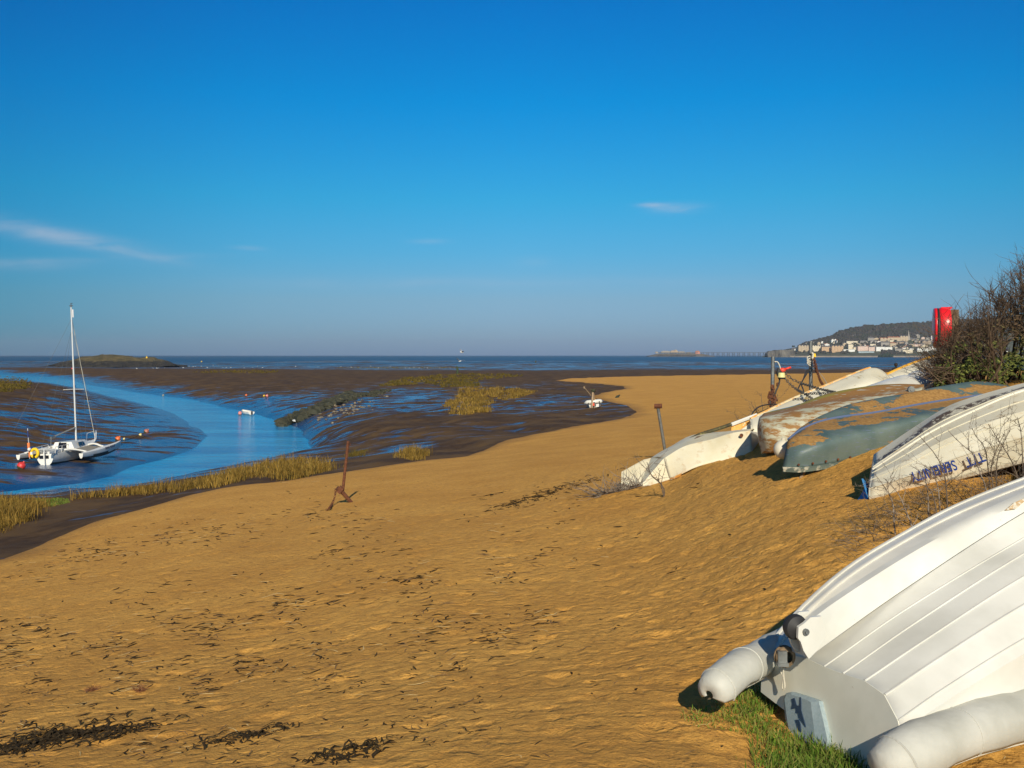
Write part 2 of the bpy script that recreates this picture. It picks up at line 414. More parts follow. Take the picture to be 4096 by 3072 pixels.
def sand_fn(t, b):
    p = t.pos(); st = t.pos((1, 1.5, 1), (0, 0, -.3))
    c = t.mix(t.ramp(t.noise(p, .55, 5), (.35, 0), (.65, 1)), (.60, .310, .068), (.71, .388, .090))
    c = t.mix(t.ramp(t.noise(st, 9, 6, .7), (.47, 0), (.72, 1)), c, (.40, .20, .050))
    c = t.mix(t.ramp(t.noise(p, 60, 3, .7), (.60, 0), (.74, 1)), c, (.22, .115, .035))
    c = t.mix(t.ramp(t.noise(p, 160, 2), (.68, 0), (.78, 1)), c, (.66, .46, .25))
    c = t.mix(t.ramp(t.noise(p, 19, 4, .7), (.56, 0), (.70, .75)), c, (.30, .155, .042))
    damp = t.attr('damp')
    c = t.mix(t.ramp(damp, (0, 0), (1, 1)), c, (.17, .095, .045))
    t.put(b.inputs['Base Color'], c); b.inputs['Roughness'].default_value = .95; b.inputs['Specular IOR Level'].default_value = .15
    h = t.math('ADD', t.math('MULTIPLY', t.noise(p, 7, 6, .66, .2), 1.0), t.math('MULTIPLY', t.noise(p, 38, 4, .7), .45))
    h = t.math('ADD', h, t.math('MULTIPLY', t.ramp(t.noise(p, 6.5, 2, .5, .3), (.36, 0), (.45, 1)), .30))
    t.put(b.inputs['Normal'], t.bump(h, .75, .045))
sand_m = material('beach_sand', sand_fn)
_, sw = wfac(GX.ravel(), GY.ravel())
X_, Y_ = GX.ravel(), GY.ravel()
# wetness: soaked next to the creek and low down, drier on the crests and the marsh
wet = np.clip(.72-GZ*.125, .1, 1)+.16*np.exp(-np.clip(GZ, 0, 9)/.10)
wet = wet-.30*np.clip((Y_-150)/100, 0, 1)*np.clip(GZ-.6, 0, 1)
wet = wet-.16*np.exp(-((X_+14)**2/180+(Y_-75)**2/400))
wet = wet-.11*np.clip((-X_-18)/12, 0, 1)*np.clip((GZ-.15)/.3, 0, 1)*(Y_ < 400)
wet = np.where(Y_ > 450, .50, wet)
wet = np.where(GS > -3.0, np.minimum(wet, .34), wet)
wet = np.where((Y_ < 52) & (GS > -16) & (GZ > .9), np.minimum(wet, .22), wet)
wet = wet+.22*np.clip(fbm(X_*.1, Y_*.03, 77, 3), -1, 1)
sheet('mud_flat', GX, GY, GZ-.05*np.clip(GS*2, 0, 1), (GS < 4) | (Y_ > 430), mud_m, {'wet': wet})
edge = np.clip(GS/.5+fbm(X_*.5, Y_*.2, 61, 3)*.8*np.clip(Y_/60, .3, 3)+.2, -1, 1)
sheet('sand_beach', GX, GY, GZ+.035*edge-.02, (GS > -2.5) & (Y_ < 420), sand_m, {'damp': np.clip(1-GS/1.4+fbm(X_*.6, Y_*.4, 62, 3)*.6, 0, 1)*.55})

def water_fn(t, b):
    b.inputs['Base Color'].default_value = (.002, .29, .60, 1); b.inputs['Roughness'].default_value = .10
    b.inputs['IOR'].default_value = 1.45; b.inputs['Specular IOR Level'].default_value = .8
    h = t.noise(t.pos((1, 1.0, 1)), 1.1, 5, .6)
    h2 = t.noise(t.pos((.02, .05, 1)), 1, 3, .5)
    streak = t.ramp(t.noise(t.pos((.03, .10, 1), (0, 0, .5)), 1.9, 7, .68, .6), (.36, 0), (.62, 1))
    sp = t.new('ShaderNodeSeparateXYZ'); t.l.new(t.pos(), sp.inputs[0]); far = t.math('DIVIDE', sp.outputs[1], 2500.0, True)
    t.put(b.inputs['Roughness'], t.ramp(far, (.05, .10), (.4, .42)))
    near = t.mix(streak, (.006, .18, .47), (.040, .42, .75))  # brightness of reflected sky painted into the water colour, in blue streaks
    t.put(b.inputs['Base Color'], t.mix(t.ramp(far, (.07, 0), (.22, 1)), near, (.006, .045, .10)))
    t.put(b.inputs['Normal'], t.bump(t.math('MULTIPLY', h, t.ramp(h2, (.3, .5), (.7, 1))), 1.0, .30))
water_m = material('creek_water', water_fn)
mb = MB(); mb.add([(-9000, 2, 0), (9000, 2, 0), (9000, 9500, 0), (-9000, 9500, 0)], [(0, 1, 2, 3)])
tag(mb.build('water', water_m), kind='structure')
# the sea bed under everything, a sheet reaching the horizon
mb = MB(); mb.add([(-9400, -60, -2.4), (9400, -60, -2.4), (9400, 9600, -2.4), (-9400, 9600, -2.4)], [(0, 1, 2, 3)])
tag(mb.build('sea_bed', mud_m), kind='structure')

def build_haze():
    m = bpy.data.materials.new('haze'); m.use_nodes = True; n = m.node_tree.nodes
    n.remove(n['Principled BSDF']); v = n.new('ShaderNodeVolumePrincipled')
    v.inputs['Color'].default_value = (.80, .88, 1, 1); v.inputs['Density'].default_value = 5.5e-5; v.inputs['Anisotropy'].default_value = .1
    m.node_tree.links.new(v.outputs[0], n['Material Output'].inputs['Volume'])
    mb = MB(); mb.box((0, 4700, 68), (19200, 9900, 145))
    o = mb.build('haze', m); tag(o, kind='stuff'); return o
HAZE = True
if HAZE: build_haze()
# ================================================================ far background
rnd = random.Random(7)
far_rock = mottled('far_rock', (.09, .085, .08), (.17, .155, .13), .05, .9, bump=0)
# ---- the wooded hill behind the town: real ground rising from the shore
HILL_PX = [(770, 358.0), (779, 350.5), (800, 346.5), (820, 341), (834, 337), (838, 333.5), (852, 329.8), (867, 327.4), (885, 326), (905, 325), (935, 323.6), (960, 322), (1000, 320), (1060, 317), (1200, 314)]
hx = np.array([p[0] for p in HILL_PX]); hz = np.array([(HY-p[1])*3.5 for p in HILL_PX])+H   # crest height at 3500 m
def hill_z(X, Y):
    px = X/Y*F+512; c_ = np.interp(px, hx, hz)
    k = np.clip((Y-3080)/420, 0, 1); s = np.clip((Y-3080)/30, 0, 1)*2.5
    return -1+s+(c_+1-2.5)*(k*k*(3-2*k))*np.where(Y > 3500, np.clip(1-(Y-3500)/900, 0, 1), 1)
Yh = np.r_[np.linspace(3060, 3520, 90), np.linspace(3540, 4400, 12)]; uh = np.linspace(.250, .72, 420)
rows = []
for y in Yh:
    X = uh*y; z = hill_z(X, np.full_like(X, y)); rows.append([(x, y, q) for x, q in zip(X, z)])
hill_m = mottled('hill_turf', (.035, .05, .03), (.07, .075, .05), .02, .95, bump=0)
mb = MB(); mb.grid(rows, flip=False); tag(mb.build('hill', hill_m, smooth=180), kind='structure')
def leafy(name, c1, c2, c3, sc_=.6):
    def fn(t, b):
        v = t.coord('Object'); i = t.new('ShaderNodeNewGeometry').outputs['Random Per Island']
        c = t.mix(t.ramp(i, (0, 0), (1, 1)), c1, c2); c = t.mix(t.ramp(t.noise(v, sc_, 3), (.45, 0), (.7, 1)), c, c3)
        t.put(b.inputs['Base Color'], c); b.inputs['Roughness'].default_value = .9
        b.inputs['Specular IOR Level'].default_value = .2
    return material(name, fn)
wood_m = leafy('winter_wood', (.034, .032, .032), (.060, .052, .045), (.032, .042, .028), .03)
# a wood nobody could count: leafless crowns crowding the upper slope
mb = MB(); r = rnd
for i in range(5200):
    px = r.uniform(800, 1130); top = np.interp(px, hx, HY-(hz-H)/3.5)
    lowrow = top+ (12 if px > 838 else 3.5)+ (2 if px > 900 else 0)
    row = top+(lowrow-top)*r.random()**1.2
    if px < 836: row = top+r.random()*3
    # find slope position whose bearing row fits
    Ys = np.linspace(3100, 3500, 60); zz = hill_z((px-512)/F*Ys, Ys); rr = HY-(zz-H)*F/Ys
    k = int(np.argmin(np.abs(rr-row))); y = Ys[k]+r.uniform(-4, 4); x = (px-512)/F*y; z = zz[k]
    s = r.uniform(3.5, 7.5)
    mb.ball((x, y, z+s*.55), s, 6, 4, (1, 1, r.uniform(.8, 1.2)), jit=.28, rnd=r)
for (a, b, row, n) in [(822, 838, 347, 40), (846, 858, 345, 20), (898, 912, 347, 40), (940, 1100, 350, 160), (860, 900, 345, 60), (772, 777, 352, 10), (780, 850, 352.5, 70), (882, 905, 352.8, 70)]:
    for i in range(n):
        px = r.uniform(a, b); Ys = np.linspace(3090, 3500, 80); zz = hill_z((px-512)/F*Ys, Ys); rr = HY-(zz-H)*F/Ys
        k = int(np.argmin(np.abs(rr-row-r.uniform(-1.5, 1.5)))); y = Ys[k]; s = r.uniform(3, 5.5)
        mb.ball(((px-512)/F*y, y, zz[k]+s*.5), s, 6, 4, jit=.28, rnd=r)
tag(mb.build('hill_wood', wood_m), 'bare winter trees massed over the top of the far hill and between its houses', 'wood', kind='stuff')

# ---- the town
def wallmat(name, c):
    return material(name, lambda t, b: t.put(b.inputs['Base Color'], t.mix(t.ramp(t.noise(t.coord('Object'), .25, 3), (.3, 0), (.7, 1)), tuple(q*.88 for q in c), c)), rough=.9)
WC = {'white': wallmat('white_render', (.88, .87, .82)), 'cream': wallmat('cream_render', (.80, .70, .52)), 'tan': wallmat('tan_stone', (.55, .44, .30)), 'orange': wallmat('orange_stone', (.62, .42, .25)),
      'grey': wallmat('grey_stone', (.34, .31, .27)), 'pink': wallmat('pink_render', (.72, .54, .45)), 'blue': wallmat('pale_blue_render', (.40, .50, .55)), 'brown': wallmat('brown_stone', (.40, .31, .22))}
slate = mottled('slate_roof', (.08, .08, .09), (.14, .13, .13), .3, .7, bump=0)
clay = mottled('clay_roof', (.30, .12, .07), (.40, .18, .10), .3, .8, bump=0)
glassd = material('window_glass', color=(.03, .04, .05), rough=.15)
CX = lambda v: 762.5+.0904*v
CY = lambda v: 310+.0904*v
def house(x0, x1, yt, yb, wall, label, roof='slate', kind='gable', gables=0, cat='house', name='house', group=None, turret=False):
    px0, px1, py0, py1 = CX(x0), CX(x1), CY(yt), CY(yb); pm = (px0+px1)/2
    Ys = np.linspace(3084, 3500, 200); zz = hill_z((pm-512)/F*Ys, Ys); rr = HY-(zz-H)*F/Ys
    k = int(np.argmin(np.abs(rr-py1))); y = Ys[k]; z = H+(HY-py1)*y/F
    W = (px1-px0)*y/F; Ht = (py1-py0)*y/F; D = max(9, min(14, W*.6))
    X = (pm-512)/F*y
    o = thing(name, label, cat, (X, y, z), (0, 0, 0), group)
    rh = min(3.2, Ht*.28) if kind != 'flat' else .6
    wh = Ht-rh
    mb = MB(); mb.box((0, D/2, wh/2-4), (W, D, wh+8))
    for g in range(gables):
        gx = -W/2+W*(g+.5)/gables; gw = W/gables*.34
        mb.add([(gx-gw, -.6, 0), (gx+gw, -.6, 0), (gx+gw, -.6, wh), (gx, -.6, wh+rh*.95), (gx-gw, -.6, wh), (gx-gw, 2, 0), (gx+gw, 2, 0), (gx+gw, 2, wh), (gx, 2, wh+rh*.95), (gx-gw, 2, wh)],
               [(0, 1, 2, 3, 4), (0, 5, 6, 1), (1, 6, 7, 2), (2, 7, 8, 3), (3, 8, 9, 4), (4, 9, 5, 0)])
    fl = max(1, int(round(wh/3.6))); nc = max(1, int(W/3.4))
    for f_ in range(fl):
        for c_ in range(nc):
            wx = -W/2+W*(c_+.5)/nc; wz = wh*(f_+.5)/fl
            mb.box((wx, -.66 if gables else -.03, wz), (min(1.1, W/nc*.4), .1, 1.5), mi=1)
    mb.build('wall', [WC[wall], glassd], o)
    mb = MB(); rm = clay if roof == 'clay' else slate
    if kind == 'flat': mb.box((0, D/2, wh+.3), (W+.6, D+.6, .6))
    elif kind == 'hip': mb.add([(-W/2-.4, -.4, wh), (W/2+.4, -.4, wh), (W/2+.4, D+.4, wh), (-W/2-.4, D+.4, wh), (-W/2+min(W*.3, 4), D/2, wh+rh), (W/2-min(W*.3, 4), D/2, wh+rh)], [(0, 1, 5, 4), (1, 2, 5), (2, 3, 4, 5), (3, 0, 4), (0, 3, 2, 1)])
    else: mb.add([(-W/2-.3, -.4, wh), (W/2+.3, -.4, wh), (W/2+.3, D+.4, wh), (-W/2-.3, D+.4, wh), (-W/2-.3, D/2, wh+rh), (W/2+.3, D/2, wh+rh)], [(0, 1, 5, 4), (1, 2, 5), (2, 3, 4, 5), (3, 0, 4), (0, 3, 2, 1)])
    if kind != 'flat' and W > 9:
        for q in range(max(1, int(W/11))): mb.box((-W/2+W*(q+.5)/max(1, int(W/11)), D/2, wh+rh+.5), (1.4, 1.0, 2.4))
    mb.build('roof', rm, o)
    if turret:
        mb = MB(); mb.tube([(-W/2, 0, 0), (-W/2, 0, wh+1.2)], 2.4, 8); mb.tube([(-W/2, 0, wh+1.2), (-W/2, 0, wh+5)], [2.7, .1], 8); mb.build('turret', WC[wall], o)
    return o
G = 'houses of the town on the far hillside'
hs_ = [
 (322,395,420,462,'white','white villa nearest the headland rocks at the seaward end of the town','hip',0),
 (398,516,388,462,'tan','tan stone terrace just left of the cream terrace on the far seafront','gable',4),
 (550,654,390,458,'cream','cream seafront terrace with gables, first terrace right of the grey post','gable',4),
 (656,764,396,462,'orange','orange stone seafront terrace between the cream and the tan gabled terraces','gable',0),
 (766,896,392,462,'orange','tan gabled terrace at the right end of the long seafront row','gable',4),
 (897,1022,434,464,'white','low white building right of the seafront terraces','flat',0),
 (950,1004,380,436,'cream','tall narrow cream block behind the low white seafront building','flat',0),
 (1008,1052,402,442,'cream','small cream house between the narrow cream block and the pink hotel','hip',0),
 (1055,1172,400,454,'pink','broad white and pink seafront hotel in the middle of the town','flat',0),
 (1174,1244,398,456,'pink','dusky pink house joined to the right of the seafront hotel','hip',0),
 (1190,1252,373,400,'cream','square cream house above the dusky pink house','flat',0),
 (1062,1236,456,474,'blue','long low pale blue shed on the promenade below the hotel','flat',0),
 (1258,1352,406,456,'white','bright white seafront block with dark window bays','flat',0),
 (1354,1436,408,442,'white','white block half hidden by the dark promenade trees','flat',0),
 (1465,1552,428,470,'grey','low grey building right of the dark promenade trees','flat',0),
 (1552,1662,438,476,'cream','low cream pavilion on the right half of the seafront','flat',0),
 (1714,1832,418,462,'white','long white seafront building left of the red lifebuoy case','flat',0),
 (1836,1925,405,450,'white','white seafront building immediately left of the red lifebuoy case','flat',0),
 (1000,1072,274,306,'tan','lone tan villa standing against the wood on the far hill','hip',0),
 (480,552,356,392,'cream','cream villas above the tan terrace near the headland','gable',2),
 (560,606,350,388,'cream','cream gabled house right behind the taller grey post','gable',1),
 (608,642,352,386,'tan','narrow tan house above the cream seafront terrace','gable',1),
 (642,692,344,368,'white','white gabled house above the cream seafront terrace','gable',1),
 (686,740,370,400,'white','white house with a clay roof above the orange terrace','gable',1),
 (762,822,320,356,'white','white house high on the left shoulder of the far hill','gable',2),
 (822,892,328,358,'white','white terrace under a red clay roof on the left shoulder of the hill','gable',0),
 (960,1020,320,344,'grey','dim stone house below the lone tan villa','hip',0),
 (1020,1080,318,342,'grey','second dim stone house below the lone tan villa','hip',0),
 (930,1052,342,382,'cream','large cream block with rows of windows left of the grey stone block','flat',0),
 (888,934,362,400,'tan','tan house left of the large cream block','gable',1),
 (1080,1162,334,378,'grey','square grey stone block in the middle of the hillside','hip',0),
 (1165,1236,298,338,'grey','grey stone villa close under the wood right of the lone tan villa','hip',0),
 (1236,1286,306,328,'tan','small tan villa close under the wood','gable',1),
 (1190,1272,337,372,'grey','wide grey house below the small tan villa','gable',2),
 (1302,1416,306,348,'tan','long tan stone crescent left of the orange roofed terrace','gable',3),
 (1390,1522,294,346,'tan','long tan stone terrace under an orange roof','gable',0),
 (1522,1612,284,342,'tan','tall tan terrace just left of the church spire','gable',3),
 (1310,1412,348,402,'grey','big grey stone house below the long tan crescent','hip',0),
 (1412,1482,356,404,'tan','tan stone house below the orange roofed terrace','hip',0),
 (1484,1572,344,378,'brown','brown stone house below the tall tan terrace','hip',0),
 (1574,1612,352,392,'grey','narrow grey house below the church','gable',1),
 (1610,1682,370,404,'tan','tan villa below the church tower','hip',0),
 (1684,1762,368,404,'pink','dusky pink villa right of the tan villa below the church','hip',0),
 (1690,1742,268,312,'grey','steep gabled grey house right of the church spire','gable',1),
 (1756,1802,298,324,'pink','small pinkish house high on the right of the spire','gable',1),
 (1866,1926,284,344,'white','tall white house left of the upper half of the red lifebuoy case','flat',0),
 (1804,1862,300,330,'grey','grey house left of the tall white house','gable',1),
 (1770,1866,336,382,'brown','brown stone terrace left of the lower half of the red lifebuoy case','gable',2),
 (1760,1830,384,412,'cream','low cream house above the long white seafront building','gable',1),
 (792,822,266,294,'brown','small stone tower house alone on the ridge at the edge of the wood','flat',0),
]
for h in hs_:
    x0, x1, yt, yb, wl, lb, kd, g = h
    house(x0, x1, yt, yb, wl, lb, 'clay' if ('clay' in lb or 'orange roof' in lb or 'red clay' in lb) else 'slate', kd, g, group=G)
# smaller houses nothing tells apart, filling the slope
cols = ['grey', 'tan', 'white', 'cream', 'white', 'grey', 'cream', 'tan']
for i in range(150):
    x = r.uniform(900, 2700) if i > 10 else r.uniform(560, 900); y = r.uniform(315, 425) if x > 1250 else r.uniform(340, 400)
    if x > 1930: y = r.uniform(270, 470)
    wd = r.uniform(20, 48); ht = r.uniform(14, 26)
    house(x, x+wd, y, y+ht, r.choice(cols), 'one of the small pale houses packed between the terraces on the far hillside', 'clay' if r.random() < .2 else 'slate', r.choice(['gable', 'hip']), 0, group='small houses packed on the hillside')
# church
o = thing('church', 'stone church with a tall pointed spire rising over the town roofs', 'church', at(CX(1640), CY(362), 3290))
mb = MB(); mb.box((6, 8, 2), (34, 12, 20)); mb.build('nave', WC['grey'], o)
mb = MB(); mb.add([(-11, 1.6, 12), (23, 1.6, 12), (23, 14.4, 12), (-11, 14.4, 12), (-11, 8, 17), (23, 8, 17)], [(0, 1, 5, 4), (1, 2, 5), (2, 3, 4, 5), (3, 0, 4)]); mb.build('roof', slate, o)
mb = MB(); mb.box((-7, 0, 8), (6.5, 6.5, 26)); mb.build('tower', WC['grey'], o)
mb = MB(); mb.tube([(-7, 0, 21), (-7, 0, 42)], [3.4, .15], 8); mb.build('spire', WC['grey'], o)
# promenade wall along the whole front, and the headland rocks
pw = mottled('sea_wall_stone', (.17, .145, .12), (.24, .20, .16), .08, .9, bump=0)
mb = MB()
pts = [(CX(x), 3078) for x in range(300, 4200, 60)]
rowsA = [[((px-512)/F*y, y, -1.5), ((px-512)/F*y, y+1, 4.2), ((px-512)/F*y, y+10, 4.4), ((px-512)/F*y, y+14, -1.5)] for px, y in pts]
mb.grid(rowsA)
tag(mb.build('sea_wall', pw), 'long grey-brown sea wall under the far town', 'sea wall')
mb = MB(); rows = []
for k in range(60):
    u = k/59; px = CX(50+300*u); y = 3085+10*math.sin(u*9)
    top = (HY-CY(500-48*min(1, u*9)**.6-18*u))*y/F+H+r.uniform(-1.6, 1.6)
    rows.append([((px-512)/F*y, y-14+r.uniform(-2, 2), -1), ((px-512)/F*y, y-7+r.uniform(-2, 2), top*.45+r.uniform(-1, 1)), ((px-512)/F*y, y, top), ((px-512)/F*y, y+30, top-1), ((px-512)/F*y, y+45, -1)])
mb.grid(rows); tag(mb.build('headland_rocks', far_rock), 'low grey rocky headland where the far pier meets the land', 'headland', kind='structure')
# promenade trees: dark evergreen mound
mb = MB()
for i in range(60):
    px = CX(r.uniform(1290, 1440)); zt = (1-abs(px-CX(1375))/8)*14
    mb.ball(((px-512)/F*3074, 3074+r.uniform(-5, 5), r.uniform(2, max(3, zt))), r.uniform(2, 4.5), 6, 4, jit=.3, rnd=r)
tag(mb.build('evergreen_trees', leafy('evergreen', (.02, .035, .02), (.03, .045, .03), (.02, .03, .02))), 'dark clump of evergreens on the promenade in front of the white blocks', 'trees', kind='stuff')
# lone tree at the headland
o = thing('windswept_tree', 'small dark windswept tree above the white villa on the headland', 'tree', at(CX(337), CY(418), 3090))
mb = MB(); mb.tube([(0, 0, -2), (.5, 0, 3)], [.5, .3], 6); mb.build('trunk', WC['brown'], o)
mb = MB()
for i in range(16): mb.ball((r.uniform(-3.2, 4.5), r.uniform(-2, 2), r.uniform(2.5, 6)), r.uniform(1, 1.9), 6, 4, jit=.3, rnd=r)
mb.build('crown', MATS['evergreen'], o)

# ---- the old pier and its islet
BX = lambda v: 637.5+.0678*v
BY = lambda v: 337.5+.0678*v
YP = 4000
bw = lambda v, w, y=YP: ((BX(v)-512)/F*y, y, H+(HY-BY(w))*y/F)
mb = MB(); prof = [(150, 272), (200, 262), (260, 250), (300, 240), (500, 236), (840, 234), (940, 240), (1000, 250), (1050, 262), (1130, 274)]
rows = []
for k in range(90):
    v = 150+980*k/89; w_ = np.interp(v, [p[0] for p in prof], [p[1] for p in prof])+r.uniform(-2, 2)
    x, y, z = bw(v, w_); rows.append([(x, y-50, -1), (x, y-22+r.uniform(-3, 3), z*.55+r.uniform(-.8, .8)), (x, y, z), (x, y+30, z), (x, y+60, -1)])
mb.grid(rows); tag(mb.build('pier_islet', far_rock), 'low rocky islet at the seaward end of the far pier', 'islet', kind='structure')
o = thing('pier', 'long thin iron pier on trestles linking the islet to the headland', 'pier', bw(1440, 222))
iron = material('far_iron', color=(.06, .065, .07), rough=.8)
L = (BX(1960)-BX(900))*YP/F; X0 = bw(900, 222)[0]-o.location.x
mb = MB(); mb.box((X0+L/2, 0, 0), (L, 7, 1.3)); mb.box((X0+L/2, -3.4, 1.9), (L, .2, .3)); mb.build('deck', iron, o)
for v in range(960, 1950, 76):
    x = bw(v, 222)[0]-o.location.x; mb = MB()
    for dx in (-3.6, 3.6):
        for dy in (-3, 3): mb.tube([(x+dx, dy, -.5), (x+dx*1.15, dy*1.2, -20)], .55, 5)
    mb.tube([(x-3.9, -3.2, -4), (x+3.9, -3.2, -11)], .3, 4); mb.tube([(x+3.9, -3.2, -4), (x-3.9, -3.2, -11)], .3, 4); mb.box((x, -3, -6), (7.8, .4, .5))
    mb.build('trestle', iron, o)
o = thing('landing_stage', 'dark open jetty on legs along the front of the pier islet', 'jetty', bw(560, 228))
L = (BX(850)-BX(275))*YP/F; X0 = bw(275, 228)[0]-o.location.x
mb = MB(); mb.box((X0+L/2, -56, .8), (L, 8, 2.4)); mb.build('deck', iron, o)
for v in range(290, 850, 40):
    mb = MB(); x = bw(v, 228)[0]-o.location.x; mb.tube([(x, -56, 0), (x, -56, -16)], .6, 5); mb.build('leg', iron, o)
for (a, b, t_, bt, wl, lb) in [(262, 300, 207, 226, 'grey', 'little pale hut at the seaward tip of the pier islet'), (345, 480, 196, 224, 'grey', 'long derelict grey pavilion on the left of the pier islet'),
                                (485, 600, 190, 222, 'brown', 'derelict brown building in the middle of the pier islet'), (545, 580, 180, 196, 'brown', 'small cupola building above the middle of the pier islet'), (605, 700, 203, 224, 'grey', 'low ruined grey range right of the middle of the pier islet'),
                                (720, 790, 214, 226, 'grey', 'lowest grey shed towards the right of the pier islet'), (850, 918, 194, 236, 'pinkr', 'red roofed pavilion where the pier meets its islet')]:
    x, y, z = bw((a+b)/2, bt); W = (BX(b)-BX(a))*YP/F; Ht = (bt-t_)*.0678*YP/F
    o = thing('island_building', lb, 'building', (x, y-5, z), group='derelict buildings of the pier islet')
    wm = wallmat('pink_brick', (.50, .22, .17)) if wl == 'pinkr' else WC[wl]
    mb = MB(); mb.box((0, 5, Ht*.3-1), (W, 10, Ht*.6+2)); mb.build('wall', wm, o)
    mb = MB(); q = Ht*.6; mb.add([(-W/2-.4, -.4, q), (W/2+.4, -.4, q), (W/2+.4, 10.4, q), (-W/2-.4, 10.4, q), (-W/4, 5, Ht), (W/4, 5, Ht)], [(0, 1, 5, 4), (1, 2, 5), (2, 3, 4, 5), (3, 0, 4)]); mb.build('roof', clay if wl == 'pinkr' else WC[wl], o)

# ---- the near rocky islet out on the flats
IX = lambda v: .1356*v
IY = lambda v: 337.5+.1356*v
ipf = [(300, 214), (350, 206), (400, 198), (440, 189), (480, 180), (520, 170), (560, 158), (600, 140), (680, 132), (760, 121), (830, 124), (885, 131), (940, 140), (985, 148), (1020, 151), (1080, 149), (1130, 152), (1160, 166), (1200, 166), (1250, 177), (1285, 190), (1330, 198), (1385, 206)]
rows = []; nv_ = 24
for k in range(240):
    v = 300+1085*k/239; w_ = np.interp(v, [p[0] for p in ipf], [p[1] for p in ipf])
    Y0 = 620; top = H+(HY-IY(w_))*Y0/F; wd = 6+ (top+.6)*4.2
    row = []
    for j in range(nv_+1):
        s = j/nv_*2-1; prof_ = (1-abs(s)**1.9); x = (IX(v)-512)/F*Y0
        rough_ = float(fbm(x*.11, s*3+5, 91, 5)); z = -.4+(top+.4)*prof_+rough_*(3.2*(1-prof_*.6))*min(1, top/2)
        row.append((x*(1+s*wd/Y0)+float(fbm(x*.2, s*4, 93))*.8, Y0+s*wd+rough_*4, z))
    rows.append(row)
def islet_fn(t, b):
    v = t.pos(); g = t.new('ShaderNodeNewGeometry'); sp = t.new('ShaderNodeSeparateXYZ'); t.l.new(g.outputs['Normal'], sp.inputs[0]); pz = t.new('ShaderNodeSeparateXYZ'); t.l.new(v, pz.inputs[0])
    rock = t.mix(t.ramp(t.noise(v, .35, 6, .7), (.38, 0), (.65, 1)), (.012, .012, .012), (.060, .052, .040))
    turf = t.mix(t.ramp(t.noise(v, .22, 5, .7), (.35, 0), (.65, 1)), (.055, .052, .022), (.20, .15, .06))
    f = t.math('ADD', t.math('MULTIPLY', pz.outputs[2], .16), t.math('MULTIPLY', t.noise(v, .3, 6, .7), 1.1))
    t.put(b.inputs['Base Color'], t.mix(t.ramp(f, (1.02, 0), (1.14, 1)) if False else t.ramp(t.math('SUBTRACT', f, .55), (.52, 0), (.68, 1)), rock, turf)); b.inputs['Roughness'].default_value = .9
    t.put(b.inputs['Normal'], t.bump(t.noise(v, .9, 6, .75), 1.0, 1.2))
mb = MB(); mb.grid(rows); tag(mb.build('rocky_islet', material('islet_rock', islet_fn), smooth=180), 'dark rocky islet with a rough grassy top out on the mud flats', 'islet', kind='structure')
p = at(IX(1082), IY(180), 612)
o = thing('beacon_pole', 'thin yellow daymark pole standing on the right half of the rocky islet', 'beacon', p)
yel = material('yellow_paint', color=(.75, .50, .05), rough=.5)
mb = MB(); mb.tube([(0, 0, -1.5), (0, 0, 3.6)], .22, 6); mb.build('pole', yel, o)
mb = MB(); mb.box((0, 0, 2.6), (.9, .2, .9)); mb.build('daymark', yel, o)

# ---- birds
white_f = material('white_feather', color=(.85, .85, .82), rough=.7); grey_f = material('grey_feather', color=(.30, .32, .35), rough=.7)
def gull(loc, rz, label, s=1.0, group='gulls feeding on the mud flats'):
    o = thing('gull', label, 'gull', loc, (0, 0, rz), group); o.scale = (s, s, s)
    mb = MB(); rr_ = [.01, .05, .085, .10, .095, .075, .055, .06, .055, .02]
    xs = [-.26, -.2, -.12, -.03, .05, .12, .16, .20, .24, .27]; zs = [.19, .19, .19, .19, .20, .22, .26, .29, .30, .295]
    mb.tube([(x, 0, z) for x, z in zip(xs, zs)], rr_, 8); mb.tube([(.27, 0, .295), (.33, 0, .28)], [.014, .004], 5)
    for sy in (-.035, .035): mb.tube([(0, sy, .12), (0, sy, 0)], .008, 4)
    mb.build('body', white_f, o, smooth=180)
    mb = MB(); mb.ball((-.05, 0, .22), .17, 8, 6, (1.25, .60, .42)); mb.build('wing', grey_f, o, smooth=180)
    return o
birds = [(IX(a), IY(b)) for a, b in [(1010,230),(1130,229),(1158,228),(1170,227),(1214,227),(1078,214),(1108,214),(1327,212),(1395,212),(1425,215),(1442,213),(1484,213),(1573,206),(1611,205),(1643,224),(1670,224),(1703,224),(1794,206),(1800,226),(1862,223),(1899,212),(1937,224),(2179,215),(1529,224),(1250,215),(1350,226)]]
birds += [(275+.1695*a, 345+.1695*b) for a, b in [(122,126),(172,127),(200,129),(388,129),(565,125),(610,136),(680,126),(770,137),(793,137),(850,136),(900,136),(970,135),(1033,135),(1080,135),(1390,109),(255,129),(820,131),(450,131)]]
for i, (a, b) in enumerate(birds):
    x, y, z = gpt(a, b+.3); gull((x, y, z), r.uniform(0, 6), 'one of the tiny white gulls dotted over the far mud flats', 1.25)
x, y, z = gpt(296, 423.3); gull((x, y, z), .4, 'white gull standing at the foot of the weedy rocks by the creek', 1.5, None)
